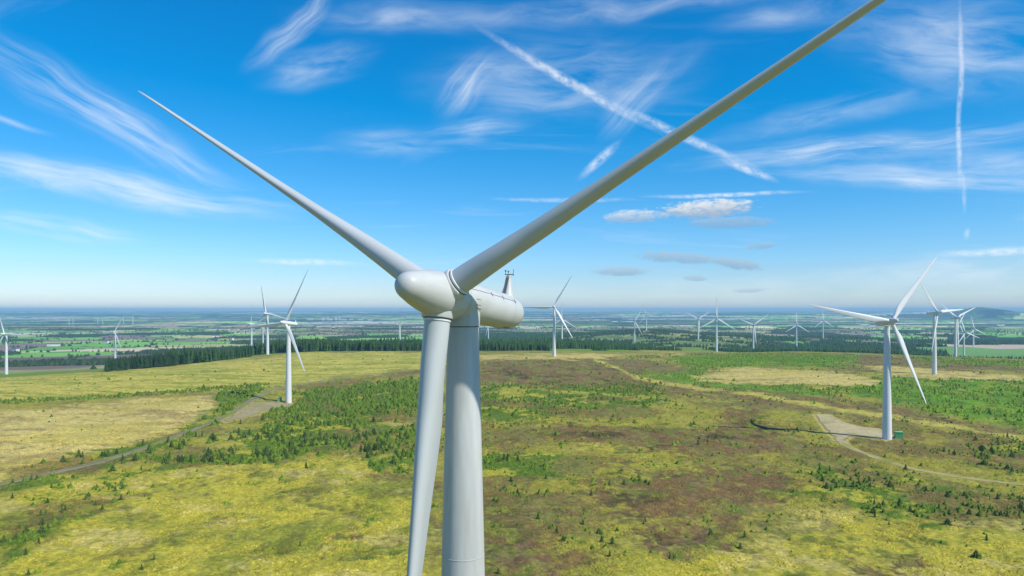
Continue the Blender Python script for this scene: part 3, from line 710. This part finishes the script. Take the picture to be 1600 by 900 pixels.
def nacelle_details(na):
    """small fittings on the big nacelle: roof joint, hinges, hatch, rear mast, antennae"""
    rad = lambda s: float(np.interp(s, [1.7, 1.9, 3.2, 5.5, 8.6, 10.0], [1.30, 1.36, 1.42, 1.43, 1.40, 1.33]))
    ang = math.radians(33)
    mb = MB(); ss = np.linspace(1.75, 9.35, 24)
    for a, b in zip(ss[:-1], ss[1:]):
        ra, rb = rad(a) + .006, rad(b) + .006; V = []
        for s, r in ((a, ra), (b, rb)):
            for d in (-.018, .018): V.append((r * math.cos(ang + d), s, r * math.sin(ang + d)))
        mb.add(V, [(0, 1, 3, 2)])
    link('roof_joint', mb.done('roof_joint', M_SEAM), na)
    for s in (5.2, 7.0, 9.1):
        r = rad(s); link('hinge', MB().box((0, 0, 0), (.05, .07, .34)).done('hinge', M_DARK), na, Matrix.Translation((r * math.cos(ang), s, r * math.sin(ang))) @ RY(-ang))
    for s, a0, h in ((3.0, 4, .06), (3.2, -22, .10), (3.05, -12, .05)):
        a = math.radians(a0); r = rad(s); link('grab_rail', MB().box((0, 0, 0), (.04, .62, h * .6)).done('grab_rail', M_CONC), na, Matrix.Translation((r * math.cos(a), s, r * math.sin(a))) @ RY(-a))
    for s in (2.05, 8.9):
        r = rad(s) + .004; link('panel_joint', MB().lathe([(r, s - .012), (r, s + .012)], 48, RX(-math.pi / 2), cap=False).done('panel_joint', M_CONC, True), na)
    # tapered rear mast with its ladder and instrument bar
    mm = MB(); mm.lathe([(.62, 1.05), (.56, 1.3), (.40, 1.9), (.24, 2.6), (.16, 3.05), (.05, 3.08)], 20)
    Mm = Matrix.Translation((0, 9.9, 0)) @ RX(math.radians(-3))
    ma = link('weather_mast', mm.done('weather_mast', M_WHITE, True, 40), na, Mm)
    # two joined sub-part meshes would be a fourth level: ladder and bar hang on the nacelle itself
    ld = MB()
    for i in range(9):
        z = 1.15 + i * .2; r = float(np.interp(z, [1.05, 1.9, 3.05], [.62, .42, .18])) ; ld.box((0, -r - .06, z), (.26, .05, .04))
    for x in (-.13, .13):
        ld.add([(x - .02, -.70, 1.05), (x + .02, -.70, 1.05), (x + .02, -.24, 2.95), (x - .02, -.24, 2.95), (x - .02, -.64, 1.05), (x + .02, -.64, 1.05), (x + .02, -.18, 2.95), (x - .02, -.18, 2.95)],
               [(0, 1, 2, 3), (4, 7, 6, 5), (0, 3, 7, 4), (1, 5, 6, 2), (0, 4, 5, 1), (3, 2, 6, 7)])
    link('mast_ladder', ld.done('mast_ladder', M_CONC), na, Mm)
    ib = MB(); ib.box((0, 0, 3.12), (.80, .07, .05)); ib.box((0, 0, 3.08), (.22, .22, .06)); link('instrument_bar', ib.done('instrument_bar', M_DARK), na, Mm)
    for x, h in ((-.36, .26), (-.1, .2), (.36, .42)):
        an = MB(); an.lathe([(.025, 3.12), (.025, 3.12 + h)], 6); an.lathe([(.07, 3.12 + h), (.07, 3.22 + h)] if x < .3 else [(.035, 3.0), (.035, 3.12)], 8, Matrix.Translation((0, 0, 0)))
        link('anemometer', an.done('anemometer', M_DARK), na, Mm @ Matrix.Translation((x, 0, 0)))
    for x, h in ((-.22, .75), (.05, .95)):
        link('antenna', MB().lathe([(.022, 1.3), (.018, 1.42 + h)], 6).done('antenna', M_DARK), na, Matrix.Translation((x, 3.3, 0)))
    link('roof_lamp', MB().lathe([(.16, 1.35), (.16, 1.62), (.08, 1.70)], 12).done('roof_lamp', M_DARK, True, 40), na, Matrix.Translation((-.55, 3.1, 0)))
    vb = MB(); vb.box((0, 9.3, -1.26), (1.0, 1.1, .18)); link('vent_box', vb.done('vent_box', M_CONC), na)

# the near turbine: hub seen at (689, 461), 47.9 m away
MD = 48.3; MAIN_YAW = 27.2
hub = np.array([(687 - 800) * MD / F, MD, (HZ - 461) * MD / F])
ay, tt = math.radians(MAIN_YAW), math.radians(MAIN_YAW)
main_base = (hub[0] + math.sin(ay) * OVER, hub[1] + math.cos(ay) * OVER, hub[2] - 56.0)
turbine(main_base, 56.0, MAIN_YAW, 59.2, (-84, -107, -88), 'huge pale grey wind turbine in the foreground, its blades running out of the picture', 'wind turbines of the wind farm', 2, (0, 1.4, 0))

TLABEL = {
    'right_big': 'large white wind turbine on the right with a pale gravel pad at its foot',
    'left_big': 'white wind turbine left of the foreground tower, beside the grey access track',
    'far_left_edge': 'white wind turbine at the left edge of the picture, one blade cut off',
    'valley_left': 'white wind turbine among green fields behind the left tip of the conifer stand',
    'behind_left': 'white wind turbine on the field crest behind the one beside the access track',
    'forest_left': 'smaller white wind turbine whose foot is hidden by the dark conifer stand on the left',
    'forest_left_far': 'faint small white wind turbine seen between the two towers at the left conifer stand',
    'valley_centre': 'small white Y-shaped wind turbine beyond the forest, just left of the foreground tower',
    'under_nacelle': 'small white wind turbine in forest right below the foreground nacelle, its top hidden',
    'centre': 'slender white wind turbine right of the foreground nacelle, standing where moor meets forest',
    'centre_behind': 'small white wind turbine overlapped by the slender one right of the foreground nacelle',
    'mid_a': 'small white wind turbine beside a bare tan rise in the forest',
    'mid_b': 'tiny high wind turbine on the green slope just right of the tan rise',
    'mid_c': 'small Y-shaped wind turbine standing in the grassy forest clearing',
    'mid_d': 'tallest of the wind turbines along the middle forest edge, one blade straight up',
    'mid_e': 'white wind turbine with two blades raised in a V at the middle forest edge',
    'mid_f': 'white wind turbine deep in dark forest with one blade straight up, two drooping',
    'mid_g': 'small wind turbine in forest just left of the long blade of the right turbine',
    'right_dark': 'wind turbine near the right edge seen side on with a dark shaded nacelle',
    'right_two': 'wind turbine behind the side-on one at right, with dark nacelle and raised white blade',
    'right_behind': 'faint wind turbine hidden mostly behind another tower at the far right',
    'right_three': 'small wind turbine at far right with long blade drooping to the right',
    'right_far': 'rightmost and faint small wind turbine beside the pale bare field',
}
RORD = ['first', 'second', 'third', 'fourth', 'fifth', 'sixth']
for k, u, vh, vb, H, yaw, rot, pit in TURB:
    x, y, z = TPOS[k]
    far = k.startswith('ridge')
    z = float(z_full(np.array([x]), np.array([y]))[0])
    lab = TLABEL.get(k) or 'tiny distant white wind turbine on the left horizon, %s from the left of six' % RORD[int(k[-1])]
    a = math.radians(yaw)
    zh = z if not far else z
    turbine((x, y, zh), H, yaw, rot, pit, lab, 'wind turbines of the wind farm' if not far else 'tiny turbines on the left horizon', 0 if far else 1)

# ------------------------------------------------------------------ green transformer cabinets
def cabinet(u, v, w, d, h, rz, label):
    g = ground(u, v); z = float(z_full(np.array([g[0]]), np.array([g[1]]))[0])
    t = empty('transformer_cabinet', (g[0], g[1], z + .15), rz); tag(t, label, 'cabinet', 'green transformer cabinets')
    link('plinth', MB().box((0, 0, .0), (w + .5, d + .5, .5)).done('plinth', M_CONC), t)
    link('body', MB().box((0, 0, .25 + h / 2), (w, d, h)).done('body', M_BOX), t)
    link('roof', MB().add([(-w / 2 - .12, -d / 2 - .12, .25 + h), (w / 2 + .12, -d / 2 - .12, .25 + h), (w / 2 + .12, d / 2 + .12, .25 + h), (-w / 2 - .12, d / 2 + .12, .25 + h), (-w / 2 - .12, 0, .25 + h + .3), (w / 2 + .12, 0, .25 + h + .3)],
                                   [(0, 1, 5, 4), (2, 3, 4, 5), (0, 4, 3), (1, 2, 5), (3, 2, 1, 0)]).done('roof', M_BOXTOP), t)
    for s in (-1, 1):
        dr = link('door', MB().box((s * w / 4, -d / 2 - .03, .25 + h / 2), (w / 2 - .12, .05, h - .25)).done('door', M_BOX), t)
        link('louvre', MB().box((s * w / 4, -d / 2 - .07, .25 + h * .75), (w / 2 - .5, .04, .4)).done('louvre', M_DARK), dr)
cabinet(1404, 684.5, 3.2, 2.6, 2.7, -.25, 'green metal transformer cabinet beside the large right turbine')
cabinet(437, 627.5, 3.0, 2.4, 2.4, .3, 'green metal transformer cabinet beside the turbine at the access track')

# ------------------------------------------------------------------ conifers
def conifer(h, r, tiers, seg, rng, base=.08, jag=.55, droop=.12):
    """jagged stacked skirts; returns vertex and triangle arrays"""
    V, T = [], []
    for k in range(tiers):
        f0 = base + (1 - base) * (k / tiers) * .93; f1 = min(1.0, f0 + (1 - base) / tiers * 1.75)
        if k == tiers - 1: f1 = 1.0
        rr = r * (1 - f0 * .92) ** .85; b = len(V); V.append((rng.normal() * .02 * r, rng.normal() * .02 * r, h * f1)); ph = rng.uniform(0, 6.28)
        m_ = seg * 2
        for i in range(m_):
            a = ph + 2 * math.pi * i / m_ + rng.normal() * .12; q = rr * (rng.uniform(.8, 1.15) if i % 2 == 0 else rng.uniform(jag * .8, jag * 1.2))
            V.append((q * math.cos(a), q * math.sin(a), h * (f0 + (-droop * .35 if i % 2 == 0 else droop * .5) * rng.uniform(.6, 1.2))))
        T += [(b, b + 1 + i, b + 1 + (i + 1) % m_) for i in range(m_)]
    V = np.array(V); V[:, 2] = np.maximum(V[:, 2], .0)
    return V, np.array(T)
NR = np.random.default_rng(5)
def scatter_mesh(name, pts, hs, rs, cols, tiers, seg, variants=6):
    """one mesh holding many small conifers (for masses nobody could count)"""
    var = [conifer(1, 1, tiers, seg, NR, base=.03) for _ in range(variants)]
    Vs, Ts, Cs = [], [], []; off = 0; which = NR.integers(0, variants, len(pts)); rot = NR.uniform(0, 6.28, len(pts))
    for k in range(variants):
        s = which == k; n = int(s.sum())
        if not n: continue
        v, t = var[k]; c, sn = np.cos(rot[s])[:, None], np.sin(rot[s])[:, None]
        x = (v[None, :, 0] * c - v[None, :, 1] * sn) * rs[s][:, None] + pts[s][:, 0:1]
        y = (v[None, :, 0] * sn + v[None, :, 1] * c) * rs[s][:, None] + pts[s][:, 1:2]
        z = v[None, :, 2] * hs[s][:, None] + pts[s][:, 2:3] - .08
        Vs.append(np.stack([x, y, z], -1).reshape(-1, 3)); Ts.append((t[None] + (np.arange(n) * len(v))[:, None, None] + off).reshape(-1, 3))
        Cs.append(np.repeat(cols[s], len(v), 0)); off += n * len(v)
    return np_mesh(name, np.concatenate(Vs), np.concatenate(Ts), M_VEG, np.concatenate(Cs))

def polar_points(n, r0, r1, a0, a1):
    a = np.radians(NR.uniform(a0, a1, n)); r = np.sqrt(NR.uniform(r0 ** 2, r1 ** 2, n)); return r * np.sin(a), r * np.cos(a)

# young conifers and scrub on the moor
def moor_scrub():
    X, Y = polar_points(230000, 140, 1250, -38, 38)
    Z = z_macro(X, Y); mk = {k: q > .5 for k, q in zone_masks(X, Y, Z).items()}; u, v = px(X, Y, Z)
    cl = fbm(X, Y, 14, 3, 101); cl2 = fbm(X, Y, 45, 3, 102); dens = np.full(X.shape, .004) * sst(cl, .5, .65)
    inmoor = v > np.interp(u, [-150, 0, 160, 330, 480, 650, 760, 960, 1040, 1240, 1350, 1600, 1750], [612, 592, 583, 570, 554, 553, 557, 557, 552, 550, 553, 563, 568]) + 1
    mid = (u > 740) & ~mk['yellow'] & ~mk['heath']
    dens = np.where(mid, .05 * sst(cl, .48, .66) + .005, dens)
    dens = np.where(mk['heath'], .02 * sst(cl, .5, .66), dens)
    dens = np.where(mk['yellow'] & (u > 1000), .009 * sst(cl2, .4, .6), dens)
    dens = np.where(mk['yellow'] & (u < 660), .010 * sst(cl, .54, .66) * (u < 330) + .0012, dens)
    dens = np.where(mk['green'], .16 * sst(cl, .36, .55), dens); lw = (u < 330) & (v > 725); rt = u > 700
    dens = np.where(mk['shrub'], (np.where(lw, .16, np.where(rt, .5, 1.0))) * sst(cl + .35 * (cl2 - .5), np.where(lw | rt, .45, .36), np.where(lw | rt, .60, .50)) + .02, dens)
    dens = np.where(mk['field'] | mk['tan'], .0015, dens)
    # hedge of scrub along the upper edge of the tan field
    hl = dist_line(u, v, np.array([(-40, 634), (0, 629), (180, 619), (320, 609), (420, 602)], float)); dens = np.where(hl < 3.2, .5, dens)
    area = .5 * math.radians(76) * (1250 ** 2 - 140 ** 2) / len(X)
    keep = (NR.uniform(size=len(X)) < dens * area) & inmoor & (near_paths(X, Y) > 3.2)
    for k in ('right_big', 'left_big', 'right_dark', 'centre'): keep &= np.hypot(X - TPOS[k][0], Y - TPOS[k][1]) > 7
    keep &= np.hypot(X - main_base[0], Y - main_base[1]) > 20
    s = keep; X, Y = X[s], Y[s]; Z = z_full(X, Y); green = mk['green'][s]; shrub = mk['shrub'][s]; u, v = u[s], v[s]
    n = len(X); h = np.clip(NR.lognormal(math.log(.92), .48, n), .35, 2.9); h = np.where(shrub & (u < 700) & (v < 725), h * 1.5, h); h = np.minimum(h, np.where(Y < 260, 1.9, 3.2))
    h = np.where(mk['heath'][s] | (~shrub & ~green), h * .95, h)
    w = h * NR.uniform(.45, .85, n)
    return np.stack([X, Y, Z], -1), h, w, green, shrub, u, v
SP, SH, SW, SG, SSH, SU, SV = moor_scrub()
size = SH / SP[:, 1] * ((SU > -2) & (SU < 1602) & (SV < 905) & ~((SU > 630) & (SU < 765)))
order = np.argsort(-size); big = order[:300]; rest = order[300:]
g1, g2, g3 = lin(80, 104, 34), lin(110, 136, 44), lin(122, 152, 42)
tt_ = NR.uniform(size=(len(SP), 1)); cc_ = np.where(SG[:, None], g2 + (g3 - g2) * tt_, g1 + (g2 - g1) * tt_) * .85
o = link('young_conifer_scrub', scatter_mesh('young_conifer_scrub', SP[rest], SH[rest], SW[rest], cc_[rest], 2, 5))
tag(o, 'countless young green conifers and scrub spread in patches over the moor', 'scrub', kind='stuff')

def tussocks():
    X, Y = polar_points(200000, 140, 430, -38, 38); Z = z_macro(X, Y); u, v = px(X, Y, Z)
    keep = (v < 930) & (u > -30) & (u < 1630) & (NR.uniform(size=len(X)) < sst(fbm(X, Y, 7, 3, 131), .42, .62)) & (near_paths(X, Y) > 2.6) & ~((u > 640) & (u < 750)); X, Y = X[keep][:64000], Y[keep][:64000]
    Z = z_full(X, Y); c, _ = moor_color(X, Y, Z); n = len(X); h = NR.uniform(.18, .55, n)
    return np.stack([X, Y, Z], -1), h, NR.uniform(.35, .9, n), np.clip(c * 1.04 * NR.uniform(.75, 1.1, (n, 1)), 0, 1)
TU = tussocks()
o = link('grass_tussocks', scatter_mesh('grass_tussocks', *TU, 1, 3)); tag(o, 'rough tussocks of grass and heather covering the near moor', 'grass', kind='stuff')
crowns = []
for i in range(7):
    rg = np.random.default_rng(40 + i); V, T = conifer(1, (.30, .34, .38, .42, .48, .55, .62)[i], (9, 8, 8, 7, 7, 6, 5)[i], 9, rg, base=.02, jag=.42, droop=.16); crowns.append(mesh('young_crown', V, [tuple(int(q) for q in t) for t in T], M_CROWN))
stem = MB().lathe([(.03, -.12), (.022, .3), (.01, .8)], 6).done('young_stem', M_BARK, True)
def scrub_label(u, v, h):
    sz = 'tiny' if h < 1.3 else 'small' if h < 1.8 else 'taller'
    if u < 640:
        if v > 830: pl = 'in the grass at the bottom left corner' if u < 150 else 'in the yellow grass at the bottom, left of the foreground tower'
        elif v > 760: pl = 'in the scrub belt at the left edge below the track' if u < 200 else 'near the brown patch in the left yellow grass' if u < 330 else 'in the open yellow grass left of the foreground tower'
        elif v > 700: pl = 'along the lower side of the access track at left' if u < 240 else 'at the lower left corner of the green thicket' if u < 350 else 'at the lower edge of the green thicket, left part' if u < 450 else 'at the lower edge of the green thicket, right part' if u < 540 else 'on the heather patch touching the foreground tower on its left'
        else: pl = 'in the %s %s of the green thicket near the track' % ('upper' if v < 645 else 'middle' if v < 675 else 'lower', 'left side' if u < 430 else 'centre' if u < 540 else 'right side')
    elif v > 850: pl = 'at the bottom edge, right of the foreground tower' if u < 1050 else 'at the bottom edge below the gravel track' if u < 1350 else 'at the bottom right corner'
    elif v > 790: pl = 'in the brown heather right of the foreground tower' if u < 1050 else 'in the yellow grass below the right turbine' if u < 1350 else 'in the yellow grass at the right edge'
    elif u > 1180: pl = 'in the scrub belt below the gravel track' if v > 740 else 'beside the gravel track at right'
    else: pl = 'in the green strip touching the foreground tower on its right' if u < 900 else 'in the heather between the foreground tower and the gravel pad'
    return sz + ' green conifer ' + pl, 'young conifers on the moor'
for i in big:
    t = empty('young_conifer', SP[i], RND.uniform(0, 6.28)); lb, gp_ = scrub_label(SU[i], SV[i], SH[i]); tag(t, lb, 'conifer', gp_)
    t.scale = (SH[i] * RND.uniform(.9, 1.35),) * 2 + (SH[i],)
    link('trunk', stem, t); link('crown', RND.choice(crowns), t)

# spruce plantation beyond the moor
def plantation():
    X, Y = polar_points(420000, 640, 3150, -33, 40)
    m = forest_mask(X, Y); X, Y = X[m], Y[m]
    area = .5 * math.radians(73) * (3150 ** 2 - 640 ** 2) / 420000
    u = 800 + F * X / Y
    ed = np.interp(u, [165, 250, 330, 400, 440, 500, 660, 760, 860, 940, 1000, 1100, 1250, 1400, 1600], [705, 760, 815, 930, 985, 985, 985, 960, 960, 985, 1075, 1290, 1290, 1180, 1120])
    front = (Y - ed) < 60; dens = np.where(front, .06, np.where(Y < 1500, .024, .011))
    keep = NR.uniform(size=len(X)) < dens * area; X, Y, u, front = X[keep], Y[keep], u[keep], front[keep]
    Z = z_full(X, Y); n = len(X); hm = np.interp(u, [165, 300, 420, 520, 900, 1000, 1700], [13, 14, 14, 12.5, 10, 7.5, 7.5])
    h = hm * np.clip(NR.normal(1, .13, n), .6, 1.4) * (.6 + .8 * fbm(X, Y, 70, 2, 111)); return np.stack([X, Y, Z], -1), h, h * NR.uniform(.16, .23, n), u, (Y - np.interp(u, [165, 250, 330, 400, 440, 500, 660, 760, 860, 940, 1000, 1100, 1250, 1400, 1600], [705, 760, 815, 930, 985, 985, 985, 960, 960, 985, 1075, 1290, 1290, 1180, 1120]))
FP, FH, FW, FU, FE = plantation()
cand = np.where((FU > 165) & (FU < 1000) & (FE < 45) & ~((FU > 640) & (FU < 760)))[0]
cand = cand[np.argsort(FP[cand, 1])][:170]
mask = np.ones(len(FP), bool); mask[cand] = False
s1, s2 = lin(38, 62, 32), lin(66, 96, 44); tt_ = NR.uniform(size=(len(FP), 1)); fc_ = (s1 + (s2 - s1) * tt_) * np.interp(FU, [600, 1000], [.85, 1.15])[:, None]
wide = np.where(FP[:, 1] > 1500, 1.5, 1.1)
o = link('spruce_forest', scatter_mesh('spruce_forest', FP[mask], FH[mask], (FW * wide)[mask], fc_[mask], 3, 4)); tag(o, 'dark green spruce plantation filling the band beyond the moor', 'forest', kind='stuff')
spr = []
for i in range(6):
    rg = np.random.default_rng(70 + i); V, T = conifer(1, .20, 8, 8, rg, base=.10, jag=.5, droop=.06); spr.append(mesh('spruce_crown', V, [tuple(int(q) for q in t) for t in T], M_SPRUCE))
trk = MB().lathe([(.014, -.04), (.011, .4), (.004, .9)], 6).done('spruce_trunk', M_BARK, True)
for i in cand:
    t = empty('spruce_tree', FP[i], RND.uniform(0, 6.28))
    lft = FU[i] < 430
    tag(t, ('dark spruce at the very left tip of the stand on the field crest' if FU[i] < 195 else 'dark spruce near the low left end of the stand on the field crest' if FU[i] < 225 else 'dark spruce in the left half of the stand on the field crest' if FU[i] < 265 else 'dark spruce in the middle of the stand on the left field crest' if FU[i] < 330 else 'dark spruce at the tall right end of the stand on the left field crest') if lft else 'dark spruce at the front edge of the long forest band behind the field', 'spruce', 'front row of the left spruce stand' if lft else 'front row of the long forest band')
    t.scale = (FH[i] * RND.uniform(.9, 1.15),) * 2 + (FH[i],)
    link('trunk', trk, t); link('crown', RND.choice(spr), t)

# woods and hedgerow trees of the valley
def valley_woods():
    X, Y = polar_points(300000, 950, 5200, -39, 39); u = 800 + F * X / Y
    _, wood = valley_color(X, Y); i1, i2, bd = cells(X, Y, 230, 51)
    crest = np.interp(u, [-150, 0, 160, 330, 480, 650, 760, 960, 1040, 1240, 1350, 1600, 1750], [600, 690, 730, 830, 980, 980, 950, 980, 1250, 1300, 1200, 1100, 1000])
    m = ((wood & (NR.uniform(size=len(X)) < .85)) | ((u > 865) & (u < 1240) & (Y > 1400) & (Y < 2500) & (fbm(X, Y, 60, 3, 56) > .56) & (NR.uniform(size=len(X)) < .5)) | ((bd < 6) & (NR.uniform(size=len(X)) < .16) & ~((u > 860) & (u < 1245) & (Y < 2520)) & ~((u > 1430) & (Y < 2260)))) & ~forest_mask(X, Y) & (Y > crest + 330)
    for k, (tx, ty, tz) in TPOS.items(): m &= ~((np.abs(u - (800 + F * tx / ty)) < 6) & (Y < ty) & (Y > ty - 300))
    X, Y = X[m], Y[m]; Z = z_full(X, Y); n = len(X); h = NR.uniform(4, 9, n); return np.stack([X, Y, Z], -1), h
VP, VH = valley_woods()
vc = (lin(40, 60, 36) + (lin(70, 92, 48) - lin(40, 60, 36)) * NR.uniform(size=(len(VP), 1))) * .85
o = link('valley_woodland', scatter_mesh('valley_woodland', VP, VH, VH * NR.uniform(.5, .8, len(VP)), vc, 1, 3)); tag(o, 'scattered dark woods and hedgerow trees across the distant valley', 'woodland', kind='stuff')

# ------------------------------------------------------------------ far houses
def house(u, v, w, d, h, rz, label, group, flat=False):
    g = ground(u, v); z = float(z_full(np.array([g[0]]), np.array([g[1]]))[0])
    t = empty('house' if not flat else 'building', (g[0], g[1], z), rz); tag(t, label, 'house' if not flat else 'building', group)
    link('wall', MB().box((0, 0, h / 2 - .5), (w, d, h + 1)).done('wall', M_WALL), t)
    rh = d * .35 if not flat else .6; e = .4
    if flat: link('roof', MB().box((0, 0, h + .3), (w + .6, d + .6, .6)).done('roof', M_ROOF), t)
    else: link('roof', MB().add([(-w / 2 - e, -d / 2 - e, h), (w / 2 + e, -d / 2 - e, h), (w / 2 + e, d / 2 + e, h), (-w / 2 - e, d / 2 + e, h), (-w / 2 - e, 0, h + rh), (w / 2 + e, 0, h + rh)],
                                  [(0, 1, 5, 4), (2, 3, 4, 5), (0, 4, 3), (1, 2, 5), (3, 2, 1, 0)]).done('roof', M_ROOF), t)
for u, v, w, pl in ((84, 541, 34, 'long white farm building in the fields left of the valley turbine'), (274, 522, 14, 'small white farmhouse in the fields above the dark conifer stand'), (336, 527, 26, 'wide white farm building above the right half of the conifer stand'),
                    (24, 549, 18, 'white farmhouse close to the turbine at the left edge'), (362, 531, 16, 'small white house left of the turbine hidden by the conifers'), (166, 536, 20, 'white farm building just left of the valley turbine'),
                    (498, 511, 30, 'white farm building below the distant town, its left one'), (520, 512, 24, 'white farm building below the distant town, its right one')):
    house(u, v, w, 10, 6.5, RND.uniform(-.5, .5), pl, 'white farm buildings in the left valley')
ORD = RORD + ['seventh', 'eighth', 'ninth', 'tenth']
for i, (u, w, h) in enumerate(((484, 60, 24), (505, 26, 32), (512, 22, 36), (517, 40, 20), (525, 22, 34), (530, 22, 40), (537, 60, 20), (549, 40, 18), (564, 60, 14), (579, 60, 13))):
    house(u, 500.5 + RND.uniform(-.4, .4), w, 18, h, RND.uniform(-.3, .3), 'tiny white block of the distant town, %s from the left' % ORD[i], 'white blocks of the distant town', True)
for u, v, w, h, pl in ((1350, 508, 70, 9, 'long white shed in the haze left of the right turbine, middle of three'), (1362, 510, 50, 10, 'white shed in the haze nearest the hub of the right turbine'), (1340, 506, 40, 8, 'white shed in the haze left of the right turbine, leftmost of three'),
                       (932, 500, 40, 9, 'white shed in the haze right of the slender turbine'), (960, 503, 60, 9, 'long white shed in the haze above the tan rise'), (1548, 503, 60, 10, 'white shed in the haze below the rounded hill, upper one'),
                       (1562, 509, 70, 10, 'long white shed in the haze below the rounded hill, lower one'), (1270, 512, 40, 8, 'white shed in the haze beside the turbine with one blade up')):
    house(u, v, w, 20, h, RND.uniform(-.3, .3), pl, 'white sheds in the hazy valley', True)

# ------------------------------------------------------------------ the air between
hz, HN, HL, HP = base_mat('haze_air')
HN.remove(HP); pv = HN.new('ShaderNodeVolumePrincipled'); pv.inputs['Color'].default_value = (.42, .79, 1.0, 1); pv.inputs['Density'].default_value = 8.2e-5; pv.inputs['Anisotropy'].default_value = 0.0
HL.new(pv.outputs[0], HN['Material Output'].inputs['Volume'])
o = link('haze', MB().box((0, 0, HAZE_Z[0]), (54000, 54000, HAZE_Z[1])).done('haze', hz)); tag(o, 'thin blue haze lying over the whole landscape', 'haze', kind='stuff')
